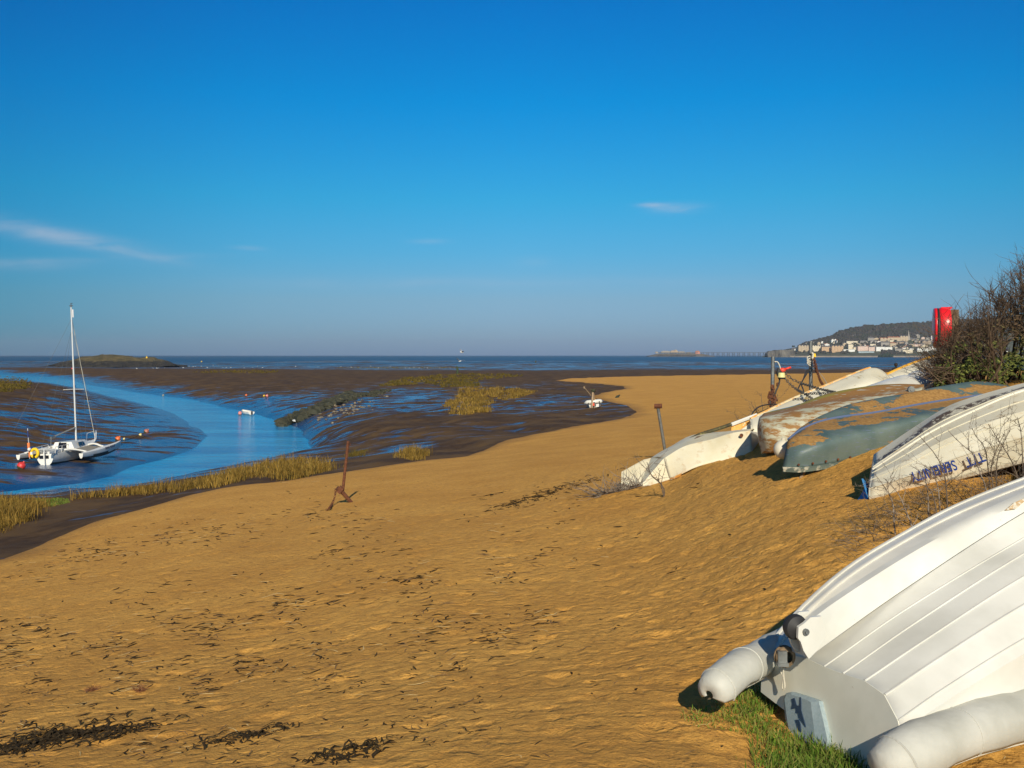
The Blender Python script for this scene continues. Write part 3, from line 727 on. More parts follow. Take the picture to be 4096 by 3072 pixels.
for a, b, Y, rz, lb in [(461.6, 352.3, 130, .5, 'upper of the two gulls in flight over the sea horizon'), (460, 361.3, 140, 2.4, 'lower of the two gulls in flight, against the dark flats')]:
    o = thing('flying_gull', lb, 'gull', at(a, b, Y), (.2, .3, rz), 'gulls in flight')
    mb = MB(); mb.tube([(-.25, 0, 0), (-.1, 0, 0), (.1, 0, .01), (.22, 0, .02), (.3, 0, 0)], [.02, .07, .08, .05, .01], 8); mb.build('body', white_f, o, smooth=180)
    for s in (-1, 1):
        mb = MB(); mb.grid([[(.10, s*.03, .02), (-.10, s*.03, .02)], [(.12, s*.35, .24), (-.08, s*.35, .22)], [(.02, s*.62, .30), (-.08, s*.64, .28)], [(-.10, s*.80, .24), (-.12, s*.80, .24)]]); mb.build('wing', grey_f, o, solid=.02, offset=0)
# ================================================================ boats on the dune
def gel(name, c1, c2, stain, s3=18, t3=.66, rough=.35, scale=2.5):
    return mottled(name, c1, c2, scale, rough, c3=stain, s3=s3, t3=t3, bump=.08, bd=.004)
gel_white = gel('white_gelcoat', (.74, .735, .68), (.60, .595, .54), (.30, .22, .12), 34, .69, .34, 2.2)
gel_grey = gel('grey_gelcoat', (.50, .51, .48), (.56, .57, .53), (.36, .32, .26), 14, .66, .45)
rubber = material('black_rubber', color=(.02, .02, .022), rough=.6)
steel = mottled('galvanised_steel', (.16, .17, .17), (.27, .28, .27), 14, .5, metal=.6, c3=(.16, .07, .03), s3=20, t3=.64)
rust = mottled('rusty_iron', (.085, .030, .014), (.17, .060, .024), 16, .9, c3=(.05, .025, .018), s3=30, t3=.58, bump=.6, bd=.01)
rope_w = mottled('pale_rope', (.50, .47, .38), (.62, .58, .48), 60, .9)
rope_d = material('dark_hose', color=(.03, .03, .03), rough=.6)
oldwood = mottled('weathered_wood', (.16, .11, .07), (.28, .20, .12), 8, .9, stretch=(1, 1, .2), c3=(.10, .07, .045), s3=30, bump=.5, bd=.01)

# ---- hulls lofted through surveyed rails
def section(pts, nper):
    out = []
    for i in range(len(pts)-1): 
        for j in range(nper): out.append(tuple(np.array(pts[i])*(1-j/nper)+np.array(pts[i+1])*(j/nper)))
    out.append(tuple(pts[-1])); return out
def rail_hull(rails, n=40, m=26, smooth=True):
    R_ = [catmull([at(*p) if len(p) == 3 else p for p in rl], n) for rl in rails]
    rings = []
    for i in range(n):
        pts = [rl[i] for rl in R_]
        rings.append(catmull(pts, m) if smooth else section(pts, max(1, m//(len(pts)-1))))
    return R_, rings
def hull_thing(name, label, cat, rails, mat, n=40, m=26, smooth=True, caps=(True, True), group=None, ang=50, solid=.014, capmat=None):
    R_, rings = rail_hull(rails, n, m, smooth)
    c = R_[0][n//2]; x, y = (R_[0][0][0]+R_[0][-1][0])/2, (R_[0][0][1]+R_[-1][0][1])/2
    o = thing(name, label, cat, (R_[0][0][0], R_[0][0][1], R_[0][0][2]), group=group)
    mb = MB(); mb.grid(rings, flip=True); mb.build('hull', mat, o, smooth=ang, solid=solid, world=True)
    for i, cp in ((0, caps[0]), (n-1, caps[1])):
        if cp:
            d = (Vector(R_[2][1])-Vector(R_[2][0])).normalized()*(.02 if i == 0 else -.02)
            mb = MB(); mb.prism(rings[i], d); mb.build('transom', capmat or mat, o, world=True)
    return o, R_, rings

def ring_(mb, c, R, rr, axis='y', n=20, m=8):
    P = [Vector((math.cos(t)*R, 0, math.sin(t)*R) if axis == 'y' else ((math.cos(t)*R, math.sin(t)*R, 0) if axis == 'z' else (0, math.cos(t)*R, math.sin(t)*R)))+Vector(c) for t in np.linspace(0, 2*PI, n, endpoint=False)]
    mb.tube(P, rr, m, closed=True)
# ---- the big white tube-collared dinghy in the foreground
_A, _B, _C = (Vector(at(*q)) for q in ((761.5, 692, 5.97), (884, 786, 4.87), (808, 658.7, 5.63)))
_N = (_B-_A).cross(_C-_A).normalized()
if _N.x > 0: _N = -_N
def on_plane(px, py):
    d = Vector(((px-512)/F, 1, (HY-py)/F)); o_ = Vector((0, 0, H)); return o_+d*((_A-o_).dot(_N)/d.dot(_N))
def TB(cx, cy, off=0.0, dy=0.0):
    """point on the transom plane (photo survey), off metres out of it, dy along it towards the far side"""
    q = on_plane(675+.1766*cx, 475+.1766*cy); return q+_N*off+Vector((-.27, .96, 0))*dy
BIG = [
 [(884,786,4.87),(940,765,5.0),(1024,735,5.2),(1100,706,5.5),(1180,668,6.1),(1232,625,7.0)],
 [(901,732,4.83),(945,702,4.95),(1024,654,5.2),(1100,612,5.55),(1180,580,6.1),(1231,595,7.0)],
 [(898.4,720.5,4.86),(942,690,5.0),(1024,639,5.27),(1100,600,5.6),(1180,572,6.15),(1230,585,7.0)],
 [(885,695,4.98),(935,661,5.15),(1024,605,5.45),(1100,566,5.8),(1172,546,6.3),(1229,566,7.05)],
 [(864.8,680.7,5.1),(925,640,5.32),(1024,576.5,5.65),(1100,538,6.0),(1170,520,6.5),(1228,550,7.1)],
 [(842.8,673.7,5.24),(915,623,5.5),(1024,553.5,5.85),(1100,514,6.2),(1168,500,6.6),(1227,538,7.15)],
 [(824,666.6,5.38),(905,610,5.65),(1024,538,6.0),(1100,497,6.33),(1166,485,6.7),(1226,530,7.2)],
 [(808,658.7,5.5),(900,593,5.8),(1024,513,6.15),(1100,476,6.45),(1165,470,6.8),(1225,522,7.2)],
 [(791.5,655,5.68),(851.6,599,6.15),(904.6,561,6.42),(957,530,6.62),(1024,500,6.8),(1100,468,7.0),(1165,466,7.1),(1224,518,7.25)],
 [(773,651.8,5.85),(806,612.5,6.1),(851.6,574,6.42),(904.6,541,6.7),(957,513.5,6.9),(1024,486,7.1),(1100,458,7.25),(1165,460,7.3),(1224,515,7.3)],
 [(762.8,652,5.95),(804,605.7,6.2),(851.6,565,6.58),(904.6,533,6.88),(957.6,505,7.1),(1024,478.5,7.3),(1100,452,7.45),(1165,458,7.45),(1223,515,7.4)],
 [(761.5,692,5.97),(804,650,6.35),(851,608,6.7),(904,575,7.0),(957,548,7.25),(1024,521,7.45),(1100,499,7.6),(1165,500,7.35),(1223,530,7.35)],
]
BIG = [[tuple(rl[0][:2])+(on_plane(*rl[0][:2]).y,)]+rl[1:] for rl in BIG]
R_, _ = rail_hull(BIG, 44, 24, False)
def lap(p, q, s=.006):
    """next plank begins slightly proud of the last"""
    return p
rings = [section([rl[i] for rl in R_], 2) for i in range(44)]
o = thing('dinghy', 'large white upturned dinghy with padded grey tubes along both sides, nearest the camera', 'dinghy', tuple(R_[0][0]))
mb = MB(); mb.grid(rings, flip=True); mb.build('hull', gel_white, o, smooth=9, solid=.012, world=True)
for i_, (rl, rr_) in enumerate([(2, .006), (3, .008), (4, .007), (5, .007), (6, .006), (8, .012), (9, .016), (10, .016)]):
    mb = MB(); mb.tube([tuple(Vector(p)+Vector((0, 0, .002))) for p in R_[rl][:42]], rr_, 6, squash=.7); mb.build('strake', gel_white, o, smooth=60, world=True)
mb = MB(); pol = [R_[k][0] for k in range(12)]; mb.prism([Vector(p)+Vector((-.004, 0, 0)) for p in pol], (.03, .008, 0)); mb.build('transom', gel('transom_gelcoat', (.80, .79, .68), (.68, .67, .56), (.40, .33, .22), 12, .68, .5, 2.6), o, world=True)
# boxed keel on top, tall at the stern
KN = catmull([at(808,657.5,5.49), at(900,592,5.79), at(1024,512,6.14), at(1100,475,6.44), at(1160,468,6.75)], 40)
KT1 = catmull([at(808,622,5.50), at(835,602,5.62), at(900,560,5.86), at(960,526,6.05), at(1024,496,6.22), at(1100,463,6.48), at(1160,462,6.76)], 40)
KT2 = [tuple(Vector(p)+Vector((-.015, .05, .002))) for p in KT1]
KF = [tuple(Vector(a)+Vector((-.05, .20, -.02))) for a in KN]
rows = [[KN[i], tuple((Vector(KN[i])*.35+Vector(KT1[i])*.65)+Vector((.004, -.012, .012))), KT1[i], KT2[i], KF[i]] for i in range(40)]
mb = MB(); mb.grid(rows, flip=True); mb.prism(rows[0], (.02, .006, 0))
mb.build('keel', gel_white, o, smooth=38, world=True)
mb = MB(); i0 = max(k for k in range(40) if 512+F*KT1[k][0]/KT1[k][1] < 1003); kp = []
for di, u in ((0, .62), (1, .80), (2, .78), (3, .90), (4, .82), (4, .55), (3, .48), (2, .58), (1, .40)):
    kp.append(Vector(KN[i0+di])*(1-u)+Vector(KT1[i0+di])*u+Vector((.006, -.022, .018)))
mb.prism(kp, (0, .012, -.004)); mb.build('filler_patch', mottled('tan_filler', (.40, .24, .10), (.56, .42, .24), 20, .8, c3=(.62, .58, .48), s3=30, t3=.5), o, world=True)
# skeg cheeks holding the roller
ck = [(735,838),(768,806),(830,800),(860,900),(800,1000),(758,1042),(728,995),(712,945),(697,925),(700,862)]
_K0 = Vector(KT1[0])+Vector((0, -.035, 0)); _KN = Vector((.27, -.96, 0)).normalized()
def on_cheek(cx, cy):
    px, py = 675+.1766*cx, 475+.1766*cy; d = Vector(((px-512)/F, 1, (HY-py)/F)); o_ = Vector((0, 0, H)); return o_+d*((_K0-o_).dot(_KN)/d.dot(_KN))
mb = MB(); cp = [on_cheek(*q) for q in ck]; mb.prism(cp, -_KN*.02); mb.prism([q-_KN*.115 for q in cp], -_KN*.02); mb.build('skeg_cheek', gel_white, o, smooth=30, world=True)
def wheel(c, R, w, mat, name, par, prof=(0, .8, 1, 1, .8, 0), ax=Vector((.27, -.96, .0)).normalized()):
    mb = MB(); k = len(prof); mb.tube([c+ax*(w*(i/(k-1)-.5)) for i in range(k)], [max(.004, R*q) for q in prof], 24, caps=False); return mb.build(name, mat, par, smooth=40, world=True)
ax_ = Vector((.27, -.96, 0)).normalized()
rl = wheel(on_cheek(718, 878)-_KN*.068, .070, .085, rubber, 'roller', o, (.3, .9, 1, 1, .9, .3))
mb = MB(); c_ = on_cheek(738, 888); mb.tube([c_, c_+ax_*.012], .019, 12); mb.tube([c_+ax_*.012, c_+ax_*.022], .011, 6); mb.build('bolt', steel, rl, world=True)
rw = wheel(TB(705, 1040, .10), .062, .06, mottled('worn_rubber', (.13, .085, .045), (.24, .17, .10), 30, .9, bump=.5), 'worn_wheel', o, (.55, .95, 1, .8, 1, .95, .55))
mb = MB(); c_ = TB(690, 1040, .13, -.05); mb.box(c_, (.05, .03, .085)); mb.box(c_+Vector((.0, -.01, -.03)), (.06, .04, .02)); mb.build('bracket', steel, rw, world=True)
mb = MB(); mb.tube(catmull([TB(660,1065,.06),TB(655,1110,.07),TB(662,1150,.06),TB(650,1205,.05),TB(655,1222,.05),TB(664,1208,.05),TB(666,1150,.06),TB(672,1095,.07),TB(664,1070,.06)], 26), .0045, 5); mb.build('cord', rope_w, o, world=True)
# outboard pad on the transom
pad_m = mottled('blue_grey_plastic', (.27, .35, .38), (.33, .41, .44), 60, .6, bump=.3)
outer = [(640,1268),(655,1236),(690,1230),(810,1268),(840,1282),(868,1400),(890,1500),(880,1560),(690,1545),(672,1480),(650,1380)]
inner = [(662,1275),(672,1250),(698,1246),(795,1282),(812,1292),(826,1400),(838,1500),(832,1540),(705,1530),(692,1478),(676,1380)]
mb = MB(); mb.grid([[TB(a, b, .003) for a, b in outer], [TB(a+4, b+2, .035) for a, b in outer], [TB(a, b, .05) for a, b in inner]], closed=True)
mb.f.append(tuple(range(22, 33))); mb.m.append(0); pad = mb.build('outboard_pad', pad_m, o, world=True)
mb = MB()
for pl in ([(705,1275),(722,1268),(735,1310),(752,1315),(755,1262),(760,1270),(762,1340),(788,1432),(765,1400),(748,1378),(745,1355),(732,1352),(732,1325),(705,1332),(712,1300)], [(728,1392),(748,1390),(758,1420),(762,1462),(745,1450),(738,1420)]):
    mb.prism([TB(a, b, .051) for a, b in pl], Vector((-.96, -.27, 0))*.004)
mb.build('emblem', material('dark_moulding', color=(.02, .045, .09), rough=.6), pad, world=True)
# tubes
tube_m = mottled('grey_pvc_fabric', (.56, .56, .51), (.42, .42, .37), 3, .6, c3=(.24, .19, .12), s3=8, t3=.68, bump=.35, bd=.012)
brown_in = material('bare_foam_edge', color=(.20, .15, .09), rough=.9)
TL = catmull([at(712,692,5.50),at(735,672,5.68),at(758,660,5.95),at(790,642,6.25),at(840,612,6.6),at(904,585,6.85)], 34)
TR = catmull([at(884,771,4.70),at(905,757,4.75),at(940,741,4.86),at(980,727,5.0),at(1024,716,5.15),at(1100,694,5.45),at(1180,660,6.0),at(1225,628,6.8)], 44)
for s, P in ((1, TL), (-1, TR)):
    P = [Vector(p) for p in P]; N_ = len(P)
    R0 = .100 if s > 0 else .122
    rows = []; n = 24
    Rr = [R0*(1+.03*math.sin(i*1.1+s)+.02*math.sin(i*2.7)) for i in range(N_)]; Rr[0] *= .80; Rr[1] *= .97
    for i, p in enumerate(P):
        d = (P[min(i+1, N_-1)]-P[max(i-1, 0)]).normalized(); a = (Vector((0, 0, 1))-d*d.z).normalized(); b_ = d.cross(a); row = []
        for j in range(n):
            th = math.radians(-125)+j/(n-1)*math.radians(250)
            row.append(p+a*math.cos(th)*Rr[i]*(1+.018*math.sin(3*th+i*.9))+b_*math.sin(th)*Rr[i]*1.03)
        rows.append(row)
    mb = MB(); mb.grid(rows)
    d0 = (P[1]-P[0]).normalized(); cc = P[0]-d0*.02; k0 = len(mb.v)
    # the fabric end folds in, leaving an open slot below
    inner_ = [P[0]*.72+Vector(q)*.28-d0*.028 for q in rows[0]]; mb.v += [tuple(q) for q in inner_]
    for j in range(n-1): mb.f.append((j+1, j, k0+j, k0+j+1)); mb.m.append(0)
    if s < 0:
        mb.v.append(tuple(cc-d0*.01)); ci = len(mb.v)-1
        for j in range(n-1): mb.f.append((k0+j+1, k0+j, ci)); mb.m.append(0)
    tb = mb.build('tube', tube_m, o, smooth=60, solid=.01, offset=0, world=True)
    for q in (1, 6):
        mb = MB(); mb.tube([Vector(v)+(Vector(v)-P[q]).normalized()*.004 for v in rows[q]], .0055, 5); mb.build('seam', tube_m, tb, world=True)
    mb = MB(); mb.grid([[p+Vector((-.10 if s > 0 else -.03, -.10 if s > 0 else -.12, -.07)), p+Vector((.1, .10, -.05))] for p in P[2:]]); mb.build('foam_core', brown_in, tb, solid=.02, world=True)
    mb = MB(); mb.tube([p+Vector((-.03, -.10, -.085)) for p in P[3:30]], .014, 6); mb.build('edge_strip', rope_w, tb, world=True)
# lettering helper: flat text laid on a surface
def text_mesh(body, size, mat, name='lettering', extrude=.004, bold=.0):
    cu = bpy.data.curves.new(name, 'FONT'); cu.body = body; cu.size = size; cu.extrude = extrude; cu.offset = bold; cu.align_x = 'LEFT'
    tmp = bpy.data.objects.new(name, cu); COL.objects.link(tmp)
    dg = bpy.context.evaluated_depsgraph_get(); me = bpy.data.meshes.new_from_object(tmp.evaluated_get(dg))
    bpy.data.objects.remove(tmp); me.name = name; me.materials.clear(); me.materials.append(mat)
    return me

# serenity
cream = mottled('cream_paint', (.66, .62, .50), (.76, .73, .62), 1.6, .5, c3=(.42, .33, .2), s3=7, t3=.70, bump=.12)
def ser_fn(t, b):
    v = t.coord('Object'); a = t.attr('band')
    c = t.mix(t.ramp(t.noise(v, 1.8, 5), (.35, 0), (.65, 1)), (.64, .60, .46), (.74, .71, .58))
    c = t.mix(t.math('MULTIPLY', t.ramp(t.noise(t.coord('Object', (1, 2, 4)), 3.2, 6, .7), (.56, 0), (.70, 1)), .6), c, (.50, .38, .22))
    # paint worn through to brown along the ridge
    wn = t.noise(t.coord('Object', (1, 3, 6)), 4.0, 6, .7)
    k = t.math('MULTIPLY', t.ramp(a, (.54, 0), (.60, 1), (.66, 1), (.70, 0)), t.ramp(wn, (.44, 0), (.50, 1)))
    c = t.mix(k, c, (.11, .075, .045))
    t.put(b.inputs['Base Color'], c); b.inputs['Roughness'].default_value = .5
    t.put(b.inputs['Normal'], t.bump(t.noise(v, 30, 4), .15, .005))
ser_m = material('chalky_cream_paint', ser_fn)
ser = [
 [(868.5,498,11.50),(916,489.5,11.32),(958,478,11.14),(1024,461,10.90),(1110,441,10.6),(1200,425,10.7),(1250,410,11.3)],
 [(868.8,489,11.50),(914,474,11.20),(955,458,11.05),(1024,437,10.82),(1108,414,10.55),(1198,402,10.75),(1250,400,11.35)],
 [(871,477,11.62),(908,460,11.38),(942,441,11.28),(990,422,11.12),(1024,411,11.05),(1104,392,10.95),(1190,386,11.1),(1250,392,11.4)],
 [(872.8,469.5,11.80),(905.5,447.9,11.66),(931.8,431.5,11.62),(975,410.4,11.56),(1024,390.4,11.5),(1100,374,11.4),(1180,372,11.4),(1250,384,11.5)],
 [(873.4,463,12.0),(910,437,11.95),(940,415,11.95),(975,402,11.85),(1024,387,11.75),(1100,371,11.7),(1180,370,11.7),(1250,383,11.7)],
 [(873.6,454.5,12.25),(915,426.5,12.2),(947.6,406.3,12.2),(973,396.9,12.1),(1024,383,12.0),(1100,368,12.0),(1180,369,12.0),(1250,383,11.8)],
 [(868,486,12.6),(915,448,12.7),(950,430,12.8),(985,420,12.8),(1024,410,12.7),(1100,398,12.7),(1180,395,12.5),(1250,392,11.9)],
]
o, R_, rings = hull_thing('dinghy', 'cream upturned dinghy with upside-down blue lettering on its side', 'dinghy', ser, ser_m, 60, 48, False, (True, False), ang=14, capmat=gel_grey)
hullo = [c for c in o.children if c.name.startswith('hull')][0]
at_ = hullo.data.attributes.new('band', 'FLOAT', 'POINT'); nn = len(rings[0])
at_.data.foreach_set('value', np.tile(np.linspace(0, 1, nn), len(rings)).astype('f'))
mb = MB(); mb.tube([tuple(Vector(p)+Vector((0, -.02, .0))) for p in R_[0]], .022, 6); mb.build('gunwale', mottled('old_trim', (.25, .2, .13), (.5, .45, .35), 20, .8), o, world=True)
for q in (8, 14, 20, 27):
    mb = MB(); mb.tube([tuple(Vector(rings[i][q])+Vector((0, -.003, .002))) for i in range(len(rings))], .007, 5); mb.build('strake', ser_m, o, world=True)
mb = MB(); mb.tube([tuple(Vector(rings[i][24])) for i in range(len(rings))], .018, 6); mb.build('keel_strip', cream, o, world=True)
p0 = Vector(at(857, 501, 11.7)); p1 = Vector(at(868, 499, 11.5)); p2 = Vector(at(867, 485, 12.0)); p3 = Vector(at(860, 494, 12.3))
mb = MB(); mb.prism([p0, p1, p1+Vector((-.04, .1, .22)), p2, p3], (.03, .03, 0)); mb.build('splintered_panel', material('blue_inner_paint', color=(.05, .22, .50), rough=.6), o, world=True)
# upside-down name
blue_l = material('blue_letter_paint', color=(.008, .05, .30), rough=.6)
def lay_text(parent, body, pa, pb, up, size, mat, name='lettering', off=.02, bold=.006):
    """text along pa->pb (world), its letter tops towards up"""
    me = text_mesh(body, 1.0, mat, name, .002, bold); xs = [v.co.x for v in me.vertices]; w0, w1 = min(xs), max(xs)
    d = (Vector(pb)-Vector(pa)); L = d.length; d.normalize(); u = (Vector(up)-d*Vector(up).dot(d)).normalized(); n = d.cross(u)
    s = L/(w1-w0); k = size/.72
    iv = pmat(parent).inverted()
    for v in me.vertices:
        v.co = iv @ (Vector(pa)+d*((v.co.x-w0)*s)+u*(v.co.y*k)+n*(v.co.z*2+off))
    ob = bpy.data.objects.new(name, me); COL.objects.link(ob); ob.parent = parent
    return ob
def on_rings(rings, px, py):
    """point of a lofted hull on a bearing"""
    best = None
    for ri in rings:
        for q in ri:
            a = 512+F*q[0]/q[1]; b_ = HY+(H-q[2])*F/q[1]; d = (a-px)**2+(b_-py)**2
            if best is None or d < best[0]: best = (d, q[1])
    return at(px, py, best[1]-.03)
R2, fine = rail_hull(ser, 160, 60, False)
for word, (ax, ay), (bx, by) in (('SERENITY', (954, 459), (908.5, 472)), ('T/T', (982, 450.5), (962.5, 457.5))):
    pa, pb = on_rings(fine, ax, ay), on_rings(fine, bx, by)
    pu = Vector(on_rings(fine, (ax+bx)/2+2, (ay+by)/2+9))-Vector(on_rings(fine, (ax+bx)/2, (ay+by)/2))
    lay_text(o, word, pa, pb, pu, .125, blue_l, off=.03, bold=.010)

# blue-grey boat with blown sand lying on it
def bluegrey_fn(t, b):
    v = t.coord('Object'); a = t.attr('band')
    c = t.mix(t.ramp(t.noise(v, 2.2, 5), (.35, 0), (.65, 1)), (.060, .105, .110), (.115, .160, .150))
    c = t.mix(t.math('MULTIPLY', t.ramp(t.noise(t.coord('Object', (1, 3, 8)), 6, 5), (.6, 0), (.68, 1)), .7), c, (.14, .17, .28))
    n = t.noise(t.coord('Object', (1.0, 1.2, 2.5)), 1.3, 6, .68)
    n = t.math('ADD', t.math('MULTIPLY', n, 2.2), -.6)
    k = t.math('ADD', t.ramp(a, (.0, .0), (.14, .02), (.30, .36), (.55, .55), (.66, .22), (.80, .24), (.90, .40), (1, .5)), n)
    f = t.ramp(k, (.82, 0), (.85, 1)); s = t.mix(t.ramp(t.noise(v, 25, 4), (.3, 0), (.7, 1)), (.22, .115, .032), (.38, .215, .066))
    t.put(b.inputs['Base Color'], t.mix(f, c, s)); t.put(b.inputs['Roughness'], t.ramp(f, (0, .5), (1, .95)))
    t.put(b.inputs['Normal'], t.bump(t.math('ADD', t.math('MULTIPLY', f, .8), t.math('MULTIPLY', t.noise(v, 35, 4), .25)), .5, .02))
bg_m = material('blue_grey_paint_with_sand', bluegrey_fn)
E_ = [
 [(783,467.5,14.0),(800,468,13.9),(821,465.4,13.95),(847.5,461,14.1),(869.6,457.5,14.2),(920,445,14.5),(965,430,14.8),(1005,412,15.2)],
 [(784.5,456,14.03),(799,452,13.88),(820,445,13.9),(847,438,14.05),(873,432,14.2),(912,421,14.4),(965,411,14.8),(1006,400,15.2)],
 [(787,443,14.12),(798,437,14.1),(817,432,14.2),(843,427,14.35),(873,421,14.5),(909,413,14.75),(955,405,15.1),(1006,396,15.4)],
 [(788.5,439.5,14.2),(801,430,14.5),(819,422,14.75),(842,417,14.85),(873.5,413,15.0),(906,407,15.2),(948,400,15.5),(1007,392,15.7)],
 [(789.5,438,14.3),(803,426,14.8),(821,415.7,15.0),(847.5,405,15.3),(874,398.8,15.5),(905,393.5,15.65),(942,386,15.9),(979,381.4,16.1),(1008.8,385.6,16.0)],
 [(789,452,14.5),(821,436,15.6),(874,420,16.2),(942,406,16.6),(1008,396,16.4)],
]
o, R_, rings = hull_thing('rowing_boat', 'blue-grey upturned boat with tan blown sand lying in patches over its bottom', 'boat', E_, bg_m, 60, 44, True, (False, True), ang=30)
hullo = [c for c in o.children if c.name.startswith('hull')][0]
at_ = hullo.data.attributes.new('band', 'FLOAT', 'POINT'); nn = len(rings[0]); at_.data.foreach_set('value', np.tile(np.linspace(0, 1, nn), len(rings)).astype('f'))
lip = [Vector(p) for p in R_[0]]
rows = [[tuple(p+Vector((0, .03, .02))), tuple(p+Vector((-.015, -.055, -.012))), tuple(p+Vector((-.01, -.05, -.055))), tuple(p+Vector((0, .03, -.06)))] for p in lip]
mb = MB(); mb.grid(rows); mb.build('gunwale', mottled('chipped_trim', (.10, .13, .11), (.55, .50, .38), 9, .7, lo=.50, hi=.60, c3=(.30, .14, .06), s3=24), o, solid=.012, world=True)
mb = MB(); mb.tube([tuple(Vector(p)) for p in catmull([at(*p) for p in E_[3]], 40)], .022, 6); mb.build('keel_strip', material('scraped_blue_paint', color=(.10, .14, .26), rough=.6), o, world=True)
for i in range(3, 26, 3):
    mb = MB(); mb.ball(Vector(R_[0][i])+Vector((0, -.03, .05)), .018, 6, 4); mb.build('bolt', rust, o, world=True)
# blocks under its gunwale
for (px, py, Y, rz, lb) in [(858, 465, 14.35, .15, 'brown wooden block under the right end of the blue-grey boat rim')]:
    oo = thing('wooden_block', lb, 'block', at(px, py, Y), (0, 0, rz)); mb = MB(); mb.box((0, 0, 0), (.36, .16, .13)); mb.build('timber', oldwood, oo)
    q = oo.location; mb = MB(); mb.box((.0, .05, -.12), (.3, .2, .12)); mb.build('lower_timber', oldwood, oo)
oo = thing('prop_stick', 'short stick propping up the rim of the blue-grey boat', 'stick', at(803, 474, 14.0)); mb = MB(); mb.tube([(-.08, -.05, -.10), (.0, 0, 0), (.10, .1, .10)], .022, 6); mb.build('stick', oldwood, oo)
# fender ball
oo = thing('fender', 'round off-white fender between the beige boat and the bow of the blue-grey boat', 'fender', at(783, 449.5, 14.55))
mb = MB(); mb.ball((0, 0, 0), .135, 20, 14, (1, 1, 1.02)); mb.build('ball', mottled('off_white_vinyl', (.66, .62, .50), (.74, .70, .58), 4, .5, c3=(.4, .33, .2), s3=10, t3=.68), oo, smooth=180)
mb = MB(); mb.tube([(0, 0, .13), (.01, 0, .17)], .03, 8); mb.build('eye', rope_w, oo)

# beige boat with brown and yellow stains
def beige_fn(t, b):
    v = t.coord('Object'); a = t.attr('band')
    c = t.mix(t.ramp(t.noise(v, 1.5, 5), (.35, 0), (.65, 1)), (.42, .42, .31), (.52, .52, .40))
    br = t.noise(t.coord('Object', (1, 1.5, 3.5)), 2.4, 7, .7)
    k = t.math('ADD', br, t.ramp(a, (0, -.3), (.30, -.30), (.42, .06), (.56, .16), (1, -.02)))
    c = t.mix(t.ramp(k, (.46, 0), (.55, 1)), c, (.29, .15, .045))
    c = t.mix(t.ramp(t.noise(t.coord('Object', (1, 1.5, 5)), 5, 6), (.60, 0), (.66, 1)), c, (.40, .39, .33))
    y = t.math('MULTIPLY', t.ramp(a, (.59, 0), (.63, 1), (.69, 1), (.73, 0)), t.ramp(t.noise(v, 3, 4), (.30, 0), (.45, 1)))
    c = t.mix(y, c, (.27, .23, .035))
    t.put(b.inputs['Base Color'], c); b.inputs['Roughness'].default_value = .65
    t.put(b.inputs['Normal'], t.bump(t.noise(v, 25, 5), .25, .01))
D_ = [
 [(761.5,453.5,16.85),(770,453,16.6),(785,451,16.5),(806,446,16.55),(840,436,16.8),(880,422,17.1),(921,405,17.5)],
 [(758.5,440,16.9),(767,441,16.55),(784,439,16.4),(806,434,16.5),(840,424,16.75),(880,412,17.1),(921,398,17.5)],
 [(757.3,428,16.95),(765,429,16.6),(783,428,16.45),(806,423,16.55),(840,413,16.8),(880,403,17.15),(921.5,393,17.55)],
 [(758.7,419,17.05),(765,419,16.85),(780,417,16.8),(800,413,16.85),(836,404.5,17.05),(878,397,17.35),(922,389,17.7)],
 [(761,416,17.4),(768,414.7,17.4),(782,411,17.4),(800,406.8,17.4),(832,400,17.55),(874,393,17.75),(923,387,17.95)],
 [(765,414.2,17.9),(772,412.3,18.0),(793,407.4,18.0),(825,394.8,18.2),(863,387.2,18.3),(895,384.4,18.4),(924,385.2,18.4)],
 [(767,432,18.3),(790,425,18.5),(825,415,18.7),(870,408,18.9),(924,402,18.9)],
]
o, R_, rings = hull_thing('dinghy', 'beige upturned boat stained brown with a yellow-green streak along its keel', 'dinghy', D_, material('stained_beige_gelcoat', beige_fn), 50, 44, True, (True, True), ang=60)
hullo = [c for c in o.children if c.name.startswith('hull')][0]
at_ = hullo.data.attributes.new('band', 'FLOAT', 'POINT'); nn = len(rings[0]); at_.data.foreach_set('value', np.tile(np.linspace(0, 1, nn), len(rings)).astype('f'))
# ring fitting on its right end
mb = MB(); p = Vector(at(910.5, 389.5, 17.6)); mb.tube([p, p+Vector((0, -.05, 0))], .06, 12); mb.tube([p, p+Vector((0, -.06, 0))], .03, 8); mb.build('plug_fitting', steel, o, world=True)
mb = MB(); mb.tube(catmull([at(762,417,17.42),at(772,412,18.0),at(793,407,18.05),at(800,404.5,18.1)], 12), .02, 5); mb.build('blue_trim', material('faded_blue_trim', color=(.06, .17, .38), rough=.6), o, world=True)

